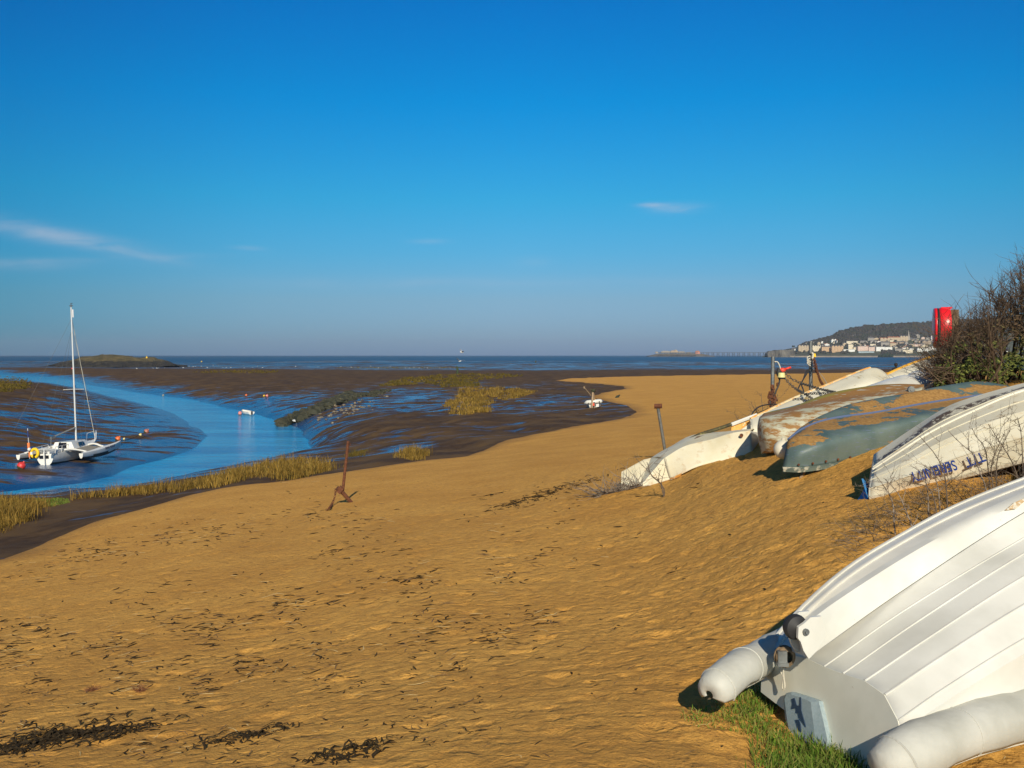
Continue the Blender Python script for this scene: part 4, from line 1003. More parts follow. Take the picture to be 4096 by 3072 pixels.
# tall-ended white boat with peeling orange rim
def peel_fn(t, b):
    v = t.coord('Object'); c = t.mix(t.ramp(t.noise(v, 1.5, 4), (.35, 0), (.65, 1)), (.60, .57, .45), (.68, .66, .56))
    c = t.mix(t.ramp(t.noise(t.coord('Object', (1, 1, 1.6)), 3.0, 7, .75), (.60, 0), (.66, 1)), c, (.33, .25, .11))
    t.put(b.inputs['Base Color'], c); b.inputs['Roughness'].default_value = .55; t.put(b.inputs['Normal'], t.bump(t.noise(v, 25, 5), .2, .01))
peel = material('blotched_white_paint', peel_fn)
orange_rim = mottled('peeling_orange_rim', (.72, .60, .36), (.72, .34, .07), 5, .8, lo=.40, hi=.56, c3=(.80, .74, .58), s3=14, t3=.56, bump=.5, bd=.01)
A_ = [
 [(752,440,19.2),(783,434,19.3),(824,420,19.6),(868,404,20),(893,394,20.3)],
 [(751,430,19.25),(783,418,19.3),(824,402,19.6),(866,386,19.9),(892,385,20.3)],
 [(750.5,422,19.45),(772,413,19.5),(804,398.5,19.75),(826,390,19.95),(852,379,20.2),(869,372.5,20.4),(891,379,20.6)],
 [(750,419,19.6),(771,409,19.7),(783,403.3,19.85),(804,394,20),(824,386.2,20.2),(851,375,20.5),(868.4,368.5,20.7),(876,368,20.8),(883,371,20.8),(890,377.5,20.75)],
 [(750,424,20.1),(804,400,20.6),(868,380,21.2),(891,384,21.1)],
 [(750,436,20.5),(804,414,21),(868,398,21.5),(892,392,21.3)],
]
o, R_, rings = hull_thing('dinghy', 'white blotched upturned boat with a peeling orange edge and rounded raised end', 'dinghy', A_, peel, 56, 30, True, (True, True), ang=60)
mb = MB(); mb.tube([tuple(Vector(p)+Vector((0, -.02, .01))) for p in R_[3][:-8]], .035, 6, squash=.6); mb.build('rim', orange_rim, o, world=True)
# low wreckage in front of its left end: dark rail and orange board
o = thing('boat_wreckage', 'broken boat side with a dark rail and an orange plywood board behind the whitish wreck', 'wreckage', at(722, 436, 19.6))
mb = MB(); mb.tube(catmull([at(690,439.5,19.9),at(700,434.5,19.9),at(722,427.5,19.9),at(740,421,20.0),at(758,414.5,20.1),at(768,410,20.2)], 24), .045, 7, squash=.8); mb.build('rail', mottled('blackened_rail', (.04, .035, .025), (.10, .09, .035), 8, .9, c3=(.3, .26, .07), s3=12, t3=.6), o, world=True)
mb = MB(); mb.prism([at(731,436,19.7),at(731.5,426,19.75),at(755,417,19.85),at(757,419,19.85),at(738,431.5,19.75)], (0, .03, 0)); mb.build('plywood_board', mottled('orange_plywood', (.62, .30, .06), (.72, .44, .14), 9, .8, c3=(.7, .62, .45), s3=12, t3=.6), o, world=True)
mb = MB(); mb.tube([at(731.5,424.5,19.72), at(757,414.8,19.82)], .035, 5); mb.build('white_edging', gel_white, o, world=True)
mb = MB(); mb.prism([at(738,432,19.66),at(757,418.5,19.75),at(757,431,19.6),at(722,433,19.6)], (0, .04, 0)); mb.build('side_panel', peel, o, world=True)

# half buried whitish wreck
def wr_fn(t, b):
    v = t.coord('Object'); c = t.mix(t.ramp(t.noise(v, 1.7, 5), (.35, 0), (.65, 1)), (.70, .63, .43), (.78, .74, .58))
    c = t.mix(t.math('MULTIPLY', t.ramp(t.noise(v, 3.6, 6, .7), (.54, 0), (.68, 1)), .75), c, (.52, .36, .18))
    t.put(b.inputs['Base Color'], c); b.inputs['Roughness'].default_value = .6; t.put(b.inputs['Normal'], t.bump(t.noise(v, 22, 5), .25, .01))
wr = material('yellowed_white_gelcoat', wr_fn)
o = thing('dinghy', 'yellowed white wreck of a dinghy half buried in sand, leftmost of the hauled-up boats', 'dinghy', at(669.7, 478, 18.8))
NT_ = catmull([at(663.6,458.5,19.0),at(684.4,446.3,18.95),at(711.9,439.2,18.8),at(732,433,18.6),at(750,430.6,18.45)], 30)
NB = catmull([at(669.7,478.2,18.8),at(684,470,18.6),at(697,464,18.5),at(715,459,18.4),at(733,456.5,18.3),at(751.6,450,18.2)], 30)
NB = [(x, y, z-.05) for x, y, z in NB]
FT = catmull([at(650.9,458,19.9),at(660,452,20.2),at(673,445,20.3),at(686.5,437.2,20.3),at(701.7,433.1,20.2),at(731,431.2,20),at(757,429.5,19.8)], 30)
FB = [(x+.02, y+.15, z-.55) for x, y, z in FT]
rows = [section([NB[i], tuple(np.array(NB[i])*.5+np.array(NT_[i])*.5+np.array((0, -.03, .0))), NT_[i]], 5)+section([NT_[i], tuple(np.array(NT_[i])*.55+np.array(FT[i])*.45+np.array((0, 0, .03))), FT[i]], 4)[1:]+[FB[i]] for i in range(30)]
mb = MB(); mb.grid(rows, flip=True); mb.build('hull', wr, o, smooth=28, solid=.015, world=True)
mb = MB(); mb.prism([at(663.6,458.5,19.0),at(650.9,458,19.9),at(643.7,459.6,19.9),at(621.4,471.8,19.6),at(620.9,490,19.2),at(637.6,489,19.0),at(669.7,479.5,18.8)], (.03, .04, -.02)); mb.build('transom', wr, o, world=True)
mb = MB(); mb.prism([at(750,431,18.45),at(758.7,433,19.2),at(759,445,19.1),at(752,452,18.2)], (.02, .02, 0)); mb.build('end_panel', gel_grey, o, world=True)
mb = MB(); mb.prism([at(694,441.5,19.4),at(697,438.8,19.5),at(706.5,437.6,19.45),at(707,439.6,19.35),at(699,441.8,19.3)], (0, 0, .05)); mb.build('skeg_block', oldwood, o, world=True)
mb = MB(); p = Vector(at(741.5, 435.3, 18.42)); mb.tube([p, p+Vector((-.01, -.03, 0))], .034, 12); mb.build('drain_hole', rust, o, world=True)
mb = MB(); mb.prism([at(670,479.4,18.7),at(676,477,18.62),at(681.5,474.5,18.6),at(680.5,476.2,18.55),at(674,478.8,18.6)], (0, -.02, .03)); mb.build('splinter', orange_rim, o, world=True)

# white hulls further up the dune
for nm, rails, lb, mt in [
 ('dinghy', [[(858,398,18.9),(875,397,18.75),(900,395,18.8),(924,393,19.1)],[(858,392,19),(875,388,18.85),(900,385,18.85),(923.5,388,19.15)],[(858,389,19.3),(874,383.5,19.3),(892,377.7,19.4),(906.5,375,19.5),(916,379,19.5),(922,386,19.4)],[(860,392,19.9),(892,384,20.1),(922,390,19.8)]], 'low smooth white hull directly behind the beige boat', gel_white),
 ('dinghy', [[(900,394,20.1),(915,393,20.0),(935,391,20.1),(944,390,20.4)],[(899,387,20.2),(914,383,20.1),(934,382,20.15),(943.5,386,20.45)],[(899,383,20.6),(910.7,372.8,20.7),(919,370.3,20.75),(929.7,372.5,20.75),(938,377.7,20.7),(942,383.5,20.6)],[(900,386,21.2),(919,378,21.4),(942,387,21.1)]], 'small white hump-backed hull at the foot of the thorn bush', gel_white),
]:
    hull_thing(nm, lb, 'dinghy', rails, mt, 34, 24, True, (True, True), ang=60)
B_ = [
 [(885,378.5,21.8),(905,386,21.6),(940,384,21.8),(985,381,22.2)],
 [(884.8,377,21.8),(905,376,21.65),(940,370,21.85),(985,367,22.2)],
 [(884.5,375.5,21.9),(905.5,366,22.1),(931.8,356.8,22.4),(945,354.3,22.6),(960,352.5,22.7),(985,353.5,22.9)],
 [(884.8,377,22.0),(931,364,23.2),(985,360,23.6)],
 [(885,378.5,22.0),(931,380,23.7),(985,375,24)],
]
o, R_, rings = hull_thing('dinghy', 'dull white upturned hull with a yellow edge, rising into the bush below the red case', 'dinghy', B_, peel, 40, 26, True, (True, True), ang=60)
mb = MB(); mb.tube([tuple(Vector(p)+Vector((0, -.02, .01))) for p in R_[2]], .042, 6, squash=.6); mb.build('rim', mottled('yellow_rim', (.75, .42, .04), (.62, .30, .05), 6, .7, c3=(.55, .42, .2), s3=12, t3=.6), o, world=True)

# ================================================================ posts and gear
def post(name, label, cat, base, top, r_, mat, part='post', n=10, down=.4):
    b_, t_ = Vector(base), Vector(top); d = (t_-b_).normalized(); o = thing(name, label, cat, tuple(b_))
    mb = MB(); mb.tube([-d*down, (t_-b_)*.5, t_-b_], r_, n); mb.build(part, mat, o, smooth=40); return o
def chain(mb, pts, link=.075, r_=.007, every=1):
    P = catmull(pts, max(4, int(sum((Vector(a)-Vector(b)).length for a, b in zip(pts[:-1], pts[1:]))/(link*.72))))
    for i in range(len(P)-1):
        a, b_ = Vector(P[i]), Vector(P[i+1]); d = (b_-a).normalized(); u = d.orthogonal().normalized(); 
        if i % 2: u = d.cross(u)
        c_ = (a+b_)/2; Lh = link/2; wh = link*.27
        mb.tube([c_+d*(math.cos(t)*(Lh-wh)+ (wh if math.cos(t) > 0 else -wh)*abs(math.cos(t)))+u*math.sin(t)*wh for t in np.linspace(0, 2*PI, 8, endpoint=False)], r_, 4, closed=True)
# leaning pipe
b0 = at(665, 450.5, 26.5); b0 = (b0[0], b0[1], b0[2])
o = thing('leaning_pipe', 'grey metal pipe with a short cross tube on top, leaning left out of the sand', 'pipe', b0)
tp = Vector(at(657.8, 407, 26.4))-Vector(b0); d = tp.normalized()
mb = MB(); mb.tube([-d*.8, tp], .042, 10); mb.build('pipe', steel, o, smooth=40)
mb = MB(); mb.tube([tp+Vector((-.09, 0, .02)), tp+Vector((.10, -.05, .03))], .062, 10, caps=True); mb.build('cross_tube', rust, o, smooth=40)
# mooring post with gear, left
Y2 = 21.5; P2 = lambda x, y, dy=0: at(x, y, Y2+dy)
o = post('mooring_post', 'left grey post above the beige boat, its lower half crusted with rusty chain', 'post', P2(772, 426), P2(772.9, 356.6), .042, steel)
mb = MB(); rr = random.Random(3)
for i in range(5): chain(mb, [P2(769.5+rr.uniform(-1, 1), 392+i*3, -.08), P2(775.5, 397+i*5, -.1), P2(771+rr.uniform(-2, 2), 406+i*3, -.12), P2(776.2, 414+i*2, -.1), P2(772, 424, -.1)], .09, .012)
for i in range(40): mb.ball(P2(772.5+rr.gauss(0, 2.2), rr.uniform(384, 427), -.06), rr.uniform(.02, .05), 6, 4, (1, .7, 1.4), jit=.3, rnd=rr)
mb.build('rusty_chain', rust, o, world=True)
mb = MB(); mb.tube(catmull([P2(774.5,361.8,-.05),P2(777.5,362,-.05),P2(780,367,-.05),P2(781,373,-.05)], 12), .014, 6); mb.build('rope', rope_w, o, world=True)
mb = MB(); mb.tube(catmull([P2(779.8,376,-.1),P2(779,384,-.1),P2(776,391,-.1),P2(774,398,-.1)], 10), .018, 5); mb.ball(P2(779.5,372.5,-.05), .07, 8, 6, (1, 1, 1.3), jit=.2, rnd=rr); mb.tube(catmull([P2(771,393,-.05),P2(770.3,404,-.1),P2(771.5,408.5,-.1)], 8), .015, 5)
mb.tube(catmull([P2(750,423,-1.5),P2(752,414,-1.5),P2(758,407.5,-1.2),P2(768,404.5,-.6),P2(776,404.5,-.3),P2(783,405.5,-.6)], 20), .014, 5); mb.build('dark_hose', rope_d, o, world=True)
oo = thing('small_float', 'red float tied to the left mooring post', 'float', P2(782.5, 370.2, -.05)); mb = MB(); mb.ball((0, 0, 0), .06, 10, 8, (1.2, .9, .9)); mb.tube([(.05, 0, .02), (.18, 0, .06)], .025, 6); mb.build('body', material('red_plastic', color=(.75, .06, .03), rough=.5), oo, smooth=180)
oo = thing('small_float', 'yellow float with a black underside hanging by the left mooring post', 'float', P2(781.5, 375.5, -.1)); mb = MB(); mb.tube([(0, 0, -.04), (0, 0, .06)], [.085, .07], 12); mb.build('body', material('yellow_plastic', color=(.72, .66, .28), rough=.5), oo, smooth=40); mb = MB(); mb.tube([(0, 0, -.075), (0, 0, -.042)], [.07, .085], 12); mb.build('black_band', rubber, oo, smooth=40)
# mooring post, right (taller)
Y3 = 23.5; P3_ = lambda x, y, dy=0: at(x, y, Y3+dy)
o = post('mooring_post', 'taller grey post right of the rusty one, with yellow tag and white rope coil', 'post', P3_(811, 405), P3_(810.6, 342), .044, steel)
mb = MB(); mb.tube([P3_(810.6, 342.2), P3_(810.6, 341.2)], .052, 10); mb.build('cap', steel, o, world=True)
mb = MB()
for i in range(3): mb.tube(catmull([P3_(810,356+i*2.5,-.07),P3_(807.3,357.5+i*2.5,-.1),P3_(808,360+i*2,-.1),P3_(810.4,361.8+i*2,-.08)], 10), .014, 5)
mb.tube([P3_(811.7,352.5,-.1),P3_(813.2,354.5,-.1),P3_(812.6,358,-.1),P3_(811.6,358,-.1)], .03, 6); mb.build('rope_coil', rope_w, o, world=True)
mb = MB(); mb.prism([P3_(813.6,353.3,-.1),P3_(815.2,353.6,-.1),P3_(815.8,357,-.1),P3_(813.4,357,-.1)], (0, -.03, 0)); mb.build('yellow_tag', material('yellow_tag_plastic', color=(.85, .55, .02), rough=.4), o, world=True)
mb = MB(); chain(mb, [P3_(813.8,357,-.1),P3_(815.8,364,-.3),P3_(817.5,372,-.8),P3_(820,380,-1.5),P3_(824,386.5,-2.5)], .09, .009); chain(mb, [P3_(813.8,357,-.1),P3_(815,368,-.4),P3_(818,374,-.9)], .09, .009); mb.build('rusty_chain', rust, o, world=True)
mb = MB(); mb.tube(catmull([P3_(809.5,368.5,-.05),P3_(806,372,-.3),P3_(803,380,-.8),P3_(800.5,384,-1.0),P3_(797.5,390,-1.4)], 16), .015, 5); mb.tube(catmull([P3_(810,369,-.05),P3_(806,375,-.3),P3_(801.5,383.5,-.9),P3_(803.5,391,-1.6),P3_(802,396,-2.2),P3_(796,402.5,-3)], 18), .015, 5)
mb.build('dark_hose', rope_d, o, world=True)
mb = MB(); mb.tube(catmull([P3_(812.5,369,-.05),P3_(818,371.5,-.4),P3_(823,377,-1.2),P3_(827.5,384.5,-2.3)], 12), .008, 4); mb.tube(catmull([P3_(812.5,359,-.1),P3_(813.5,364,-.1),P3_(813,370,-.1)], 8), .008, 4); mb.build('thin_cord', rope_w, o, world=True)
# slack security chains
gal = mottled('dull_chain', (.10, .10, .095), (.22, .20, .17), 30, .6, metal=.5)
C = lambda *p: [at(*q) for q in p]
for lb, pts in [
  ('slack chain from the floats on the left post across the white hull', C((784,372,21.4),(792,379,21.2),(801,383,21),(812,386.5,20.3),(824,390,19.6),(835,392.2,18.6))),
  ('lower slack chain from the yellow float to the foot of the orange-edged hull', C((784,377,21.4),(790,384,21.1),(797,389.5,20.7),(803,393,19.8),(812,399,19.1),(806,401.5,18.7))),
  ('short chain lying level across the white hull beside the beige boat', C((805,394,19.6),(812,393.5,19.3),(821,393.3,19.0),(832,393.6,18.6))),
  ('chain end lying on the white hull nearest the left post', C((793,399.5,19.2),(799,399,19.0),(805,400.5,18.8),(811,401.5,18.6)))]:
    o = thing('chain', lb, 'chain', pts[0]); mb = MB(); chain(mb, pts, .10, .0075); mb.build('links', gal, o, world=True)

# rusty post in the sand with its strut and chain
p = gpt(354.5, 502.5); Yp = p[1]
W = lambda x, y, d=0: at(x, y, Yp+d)
o = thing('rusty_post', 'rusty iron post rising from a slanted rusty strut in the open sand', 'post', W(357, 506))
mb = MB(); mb.tube([W(342.8, 490.5, .0), W(348.2, 441)], .037, 12); mb.build('upright', rust, o, smooth=40, world=True)
mb = MB(); mb.tube([W(336.8, 487.8, -.1), W(343, 493, -.05), W(353.5, 505, .0), W(357.5, 510, .12)], [.060, .052, .044, .044], 10); mb.box(W(339.5, 491.5, -.12), (.10, .08, .09), Matrix.Rotation(.8, 3, 'Y')); mb.box(W(341, 488.5, -.1), (.13, .08, .08), Matrix.Rotation(.8, 3, 'Y')); mb.build('strut', rust, o, smooth=30, world=True)
mb = MB(); e = gpt(326, 511.5); chain(mb, [W(335.8, 489, -.1), W(335, 496, -.15), W(332.5, 503, -.2), (e[0]+.1, e[1]-.1, e[2]+.1), (e[0], e[1], e[2]+.02)], .09, .010); mb.build('chain', rust, o, world=True)
mb = MB(); ring_(mb, W(349.2, 444.5, -.06), .035, .006, 'y', 10, 4); mb.build('wire_loop', rust, o, world=True)

# lifebuoy case on its wooden post
Yl = 23.0; L_ = lambda x, y, d=0: at(x, y, Yl+d)
o = post('timber_post', 'square grey timber post carrying the red lifebuoy case beside the bush', 'post', (L_(955, 355)[0], Yl, 6.8), L_(955, 309.6), .092, oldwood, n=4)
o2 = thing('lifebuoy_case', 'bright red lifebuoy housing hung on the timber post, seen from its side', 'lifebuoy case', L_(944.5, 328), (0, 0, math.radians(-18)))
redp = mottled('red_fibreglass', (.72, .012, .02), (.80, .02, .03), 3, .32, bump=.05)
def disc(mb, x0, x1, R, r0, n=40, rim=.05):
    rows = []
    for (x, q) in ((x0, r0), (x0, R-rim), (x0+(x1-x0)*.12, R-.012), (x0+(x1-x0)*.3, R), (x0+(x1-x0)*.8, R), (x1, R-.02), (x1, r0)):
        rows.append([(x, math.sin(t)*q*.92, math.cos(t)*q) for t in np.linspace(0, 2*PI, n, endpoint=False)])
    mb.grid(rows, closed=True)
mb = MB(); disc(mb, -.13, .10, .41, .02); mb.build('shell', redp, o2, smooth=50); o2.scale = (1.15, 1.15, 1.15)
mb = MB(); disc(mb, -.21, -.128, .40, .02, rim=.10); mb.build('lid', redp, o2, smooth=50)
mb = MB(); ring_(mb, (-.130, 0, 0), .372, .030, 'x', 40, 6); mb.build('dark_seam', rubber, o2, smooth=60)
mb = MB(); mb.box((.09, 0, 0), (.10, .14, .5)); mb.build('bracket', rubber, o2)
mb = MB(); mb.box((.03, -.05, .40), (.20, .12, .03)); mb.build('top_flange', redp, o2)

# person walking beyond the boats
p = (at(896, 364, 62)[0], 62, gz(at(896, 364, 62)[0], 62)); hp = at(896, 363.3, 62)[2]; s = (hp-p[2])
cloth = material('black_jacket', color=(.015, .015, .018), rough=.9); hairm = material('dark_hair', color=(.02, .014, .01), rough=.8); skinm = material('skin', color=(.45, .25, .17), rough=.6); jeans = material('dark_trousers', color=(.02, .025, .04), rough=.9)
s = 1.74; o = thing('person', 'person in a black jacket seen from behind beyond the boats', 'person', (p[0], p[1], hp-s), (0, 0, .3))
def skinbody(parent):
    me = bpy.data.meshes.new('body')
    V = [(0,0,.93),(0,0,1.12),(0,.01,1.36),(0,.01,1.48),(0,-.01,1.56),(0,-.01,1.63),(0,-.01,1.70),
         (-.19,.01,1.40),(-.27,-.02,1.13),(-.24,-.14,.93),(-.23,-.18,.87),(.19,.01,1.40),(.27,-.02,1.13),(.24,-.14,.93),(.23,-.18,.87),
         (-.10,0,.86),(-.11,-.03,.48),(-.12,.04,.08),(-.12,-.10,.03),(.10,0,.86),(.11,-.03,.48),(.12,.02,.08),(.12,-.12,.03)]
    E = [(0,1),(1,2),(2,3),(3,4),(4,5),(5,6),(2,7),(7,8),(8,9),(9,10),(2,11),(11,12),(12,13),(13,14),(0,15),(15,16),(16,17),(17,18),(0,19),(19,20),(20,21),(21,22)]
    Rr = [.15,.145,.165,.07,.075,.095,.07,.085,.065,.045,.035,.085,.065,.045,.035,.10,.07,.045,.04,.10,.07,.045,.04]
    me.from_pydata(V, E, []); ob = bpy.data.objects.new('body', me); COL.objects.link(ob); ob.parent = parent
    ob.modifiers.new('s', 'SKIN'); me.skin_vertices[0].data[0].use_root = True
    for i, q in enumerate(Rr): me.skin_vertices[0].data[i].radius = (q, q*.8)
    ob.modifiers.new('d', 'SUBSURF').levels = 1; ob.modifiers['d'].render_levels = 2; me.materials.append(cloth); return ob
skinbody(o)
mb = MB(); mb.ball((0, .01, 1.655), .108, 12, 8, (1, 1.05, 1.1)); mb.build('hair', hairm, o, smooth=180)
mb = MB(); mb.tube([(-.10, 0, .9), (-.11, -.03, .48), (-.12, .04, .1)], [.115, .09, .075], 8); mb.tube([(.10, 0, .9), (.11, -.03, .48), (.12, .02, .1)], [.115, .09, .075], 8); mb.build('trousers', jeans, o, smooth=60)
# ================================================================ afloat and on the mud
hullw = mottled('boat_white', (.78, .78, .74), (.68, .67, .62), 1.2, .35, c3=(.42, .36, .25), s3=5, t3=.66, bump=0)
antif = mottled('dark_antifoul', (.03, .055, .06), (.08, .09, .07), 2, .7, bump=0)
alu = material('mast_alloy', color=(.72, .72, .70), rough=.35, metal=.3)
wire = material('stay_wire', color=(.10, .10, .10), rough=.7)
dark_win = material('smoked_window', color=(.01, .012, .02), rough=.12)
def hullform(L, B, D, sheer=.15, x0=0, rocker=.12, stern=.75, n=22, m=11, deck=True):
    rows = []
    for i in range(n+1):
        k = i/n; b = B*(stern+(1-stern)*math.sin(min(1, k*1.6)*PI/2))*(1-max(0, (k-.35)/.65)**2.3); z1 = D+sheer*k*k; z0 = rocker*(2*k-1)**2*(1 if k < .5 else 2.0)
        rows.append([(x0+L*k+(.14*L*.3*(j/m if j <= m else 1) if False else 0), math.copysign(b*abs(math.sin((j/m-.5)*PI))**.75, j/m-.5), z0+(z1-z0)*(1-math.cos((j/m-.5)*PI))**.85) for j in range(m+1)])
    return rows
tri = thing('trimaran', 'white trimaran yacht with a tall bare mast aground on wet mud beside the creek', 'yacht', (-30.51, 65.4, .02), (-.01, .06*-1+.0, 1.53))
tri.rotation_euler = (-.03, -.02, 1.50)
def split_hull(rows, parent, name='hull', wl=.38):
    mb = MB(); mb.grid(rows, flip=False); n = len(rows[0])
    mb.f.append(tuple(range(n))); mb.m.append(0)
    fz = []
    for f in mb.f: fz.append(1 if sum(mb.v[i][2] for i in f)/len(f) < wl else 0)
    mb.m = fz; h = mb.build(name, [hullw, antif], parent, smooth=50)
    mb = MB(); mb.grid([[r[0], tuple((Vector(r[0])+Vector(r[-1]))/2+Vector((0, 0, .05))), r[-1]] for r in rows]); mb.build('deck', hullw, h, smooth=60)
    return h
split_hull(hullform(6.9, .95, 1.0, .25, 0, .18, .62), tri, 'main_hull', .36)
for s in (-1, 1):
    rows = [[(x, y+s*2.15, z+.42) for x, y, z in r] for r in hullform(5.7, .30, .50, .22, .55, .16, .45)]
    h = split_hull(rows, tri, 'float_hull', .66)
    for xa, xb in ((1.35, 1.15), (4.1, 4.35)):
        mb = MB(); mb.tube(catmull([(xb, s*.75, 1.12), (xb, s*1.2, 1.16), (xa, s*1.8, 1.02), (xa, s*2.15, .93)], 12), [.13]*6+[.11]*6, 8, squash=.6); mb.build('crossbeam', hullw, tri, smooth=60)
    net = mottled('trampoline_net', (.20, .19, .16), (.28, .26, .22), 5, .9, bump=0)
    mb = MB(); mb.grid([[(x, s*(.85-.0*x), 1.08), (x, s*1.4, 1.00), (x, s*2.0, .97)] for x in (1.4, 2.2, 3.0, 3.8, 4.2)]); mb.build('trampoline', net, tri, solid=.02)
# cabin
def bxm(mb, x0, x1, y0, y1, z0, z1, tx=.25, ty=.12):
    vs = [(x0, -y0, z0), (x1, -y0*.75, z0), (x1, y0*.75, z0), (x0, y0, z0), (x0+tx*.2, -y1, z1), (x1-tx*3, -y1*.7, z1-.05), (x1-tx*3, y1*.7, z1-.05), (x0+tx*.2, y1, z1)]
    mb.add(vs, [(3, 2, 1, 0), (4, 5, 6, 7), (0, 1, 5, 4), (1, 2, 6, 5), (2, 3, 7, 6), (3, 0, 4, 7)])
mb = MB(); bxm(mb, 2.3, 5.3, .80, .58, 1.03, 1.52); mb.build('cabin', hullw, tri, smooth=30)
mb = MB(); mb.box((2.31, .02, 1.30), (.06, .52, .36)); mb.build('companionway', dark_win, tri)
for s in (-1, 1):
    mb = MB(); mb.add([(3.05, s*.735, 1.16), (4.0, s*.665, 1.16), (3.95, s*.57, 1.40), (3.1, s*.64, 1.42)], [(0, 1, 2, 3)]); mb.build('cabin_window', dark_win, tri, solid=.03, offset=0)
    mb = MB()
    for x in (.1, .9, 1.7): mb.tube([(x, s*.66, 1.02), (x, s*.70, 1.42)], .018, 5)
    mb.tube([(.05, s*.66, 1.42), (1.7, s*.72, 1.44)], .018, 5); mb.build('guard_rail', alu, tri)
    mb = MB(); mb.box((.5, s*.58, 1.12), (2.2, .14, .16)); mb.build('cockpit_coaming', hullw, tri)
mb = MB(); mb.box((-.03, .05, .80), (.05, .62, .20)); mb.build('stern_window', dark_win, tri)
mb = MB(); mb.box((-.18, -.05, .55), (.10, .07, 1.15)); mb.box((-.16, -.05, 1.12), (.06, .05, .35)); mb.build('rudder', hullw, tri)
mb = MB(); mb.box((.55, 0, 1.20), (.30, 1.3, .05)); mb.tube([(.2, -.62, 1.30), (.2, .62, 1.30)], .03, 6); mb.build('traveller_beam', alu, tri)
mast = MB(); mast.tube([(4.08, 0, 1.35), (4.10, 0, 10.7)], [.066, .048], 10); mm = mast.build('mast', alu, tri, smooth=50)
mb = MB(); mb.tube([(4.1, 0, 10.7), (4.1, 0, 11.0)], .03, 5); mb.tube([(4.1, 0, 10.95), (4.35, 0, 10.98)], .015, 4); mb.tube([(4.1, -.12, 10.8), (4.1, .12, 10.8)], .03, 4); mb.build('masthead_fitting', wire, mm)
mb = MB(); mb.tube([(4.24, -.02, 10.0), (4.24, -.02, 10.55)], .07, 8); mb.build('radar_reflector', material('white_plastic', color=(.85, .85, .85), rough=.4), mm)
mb = MB(); mb.tube([(4.0, -.75, 5.0), (4.08, 0, 5.02), (4.0, .75, 5.0)], .02, 5); mb.build('spreader', alu, mm)
mb = MB(); mb.tube([(4.0, 0, 2.35), (1.0, .08, 1.95)], .055, 8); mb.build('boom', material('grey_sail_cover', color=(.25, .27, .27), rough=.7), tri, smooth=50)
mb = MB(); mb.tube([(1.35, .08, 1.98), (.95, .08, 1.95)], .075, 8); mb.tube([(1.0, .08, 1.95), (.9, .08, 1.3)], .03, 5); mb.build('boom_end', steel, tri)
for pts in ( [(4.1, 0, 9.2), (4.0, .75, 5.0), (3.9, 2.0, 1.0)], [(4.1, 0, 9.2), (4.0, -.75, 5.0), (3.9, -.8, 1.2)], [(4.1, 0, 9.2), (3.4, 2.15, 1.0)], [(4.1, 0, 9.2), (3.4, -2.15, 1.0)], [(4.1, 0, 9.9), (.3, 2.2, 2.6)], [(4.1, 0, 5), (3.6, -.7, 1.2)], [(4.1, 0, 5), (3.6, .7, 1.2)]):
    mb = MB(); mb.tube(pts, .007, 4); mb.build('stay', wire, tri)
mb = MB(); mb.tube([(6.72, 0, 1.5), (4.14, 0, 9.9)], .020, 5); mb.build('furled_jib', MATS['pale_rope'], tri)
mb = MB(); mb.tube([(6.1, -.3, 1.2), (6.2, -.3, 1.75), (7.0, 0, 1.85), (6.2, .3, 1.75), (6.1, .3, 1.2)], .022, 5); mb.tube([(6.9, 0, 1.25), (7.0, 0, 1.85)], .03, 5); mb.build('pulpit', alu, tri)
lay_text(tri, 'TRIVIAL PURSUIT', pmat(tri) @ Vector((3.05, -2.56, .86)), pmat(tri) @ Vector((4.55, -2.53, .93)), (0, 0, 1), .17, material('navy_lettering', color=(.02, .02, .06), rough=.6), off=.01, bold=.02)
M_ = pmat(tri)
o = thing('lifebuoy', 'yellow horseshoe lifebuoy hung on the stern of the white trimaran', 'lifebuoy', tuple(M_ @ Vector((-.12, .62, 1.08))), (0, 0, 1.5)); o.rotation_euler = (0, 0, 1.5)
mb = MB(); mb.tube([(0, math.cos(t)*.23, math.sin(t)*.27) for t in np.linspace(-.5*PI+.3, 1.5*PI-.3, 22)], .095, 8); mb.build('ring', material('yellow_buoy_fabric', color=(.85, .55, .01), rough=.6), o, smooth=60)
o = thing('danbuoy', 'orange and white danbuoy pole standing at the stern corner of the trimaran', 'danbuoy', tuple(M_ @ Vector((.0, 1.02, 1.0))))
mb = MB(); mb.tube([(0, 0, -.3), (-.15, 0, 1.7)], .025, 5); mb.build('pole', alu, o)
mb = MB(); mb.tube([(-.06, 0, .35), (-.09, 0, .75)], .09, 8); mb.tube([(-.02, 0, -.2), (-.05, 0, .3)], .05, 8); mb.build('float', material('orange_foam', color=(.85, .22, .06), rough=.7), o, smooth=50)
mb = MB(); mb.tube([(-.11, 0, 1.1), (-.15, 0, 1.55)], .04, 6); mb.ball((-.16, 0, 1.75), .05, 6, 5); mb.build('flag', material('navy_cloth', color=(.02, .04, .16), rough=.8), o)
o = thing('outboard_cover', 'small navy blue ball-shaped cover beside the yellow lifebuoy on the trimaran', 'cover', tuple(M_ @ Vector((-.05, .92, 1.32)))); mb = MB(); mb.ball((0, 0, 0), .19, 10, 8, (1, 1, .9)); mb.build('cloth', MATS['navy_cloth'], o, smooth=180); mb = MB(); mb.ball((.0, -.2, .02), .12, 8, 6); mb.build('white_cap', hullw, o, smooth=180)

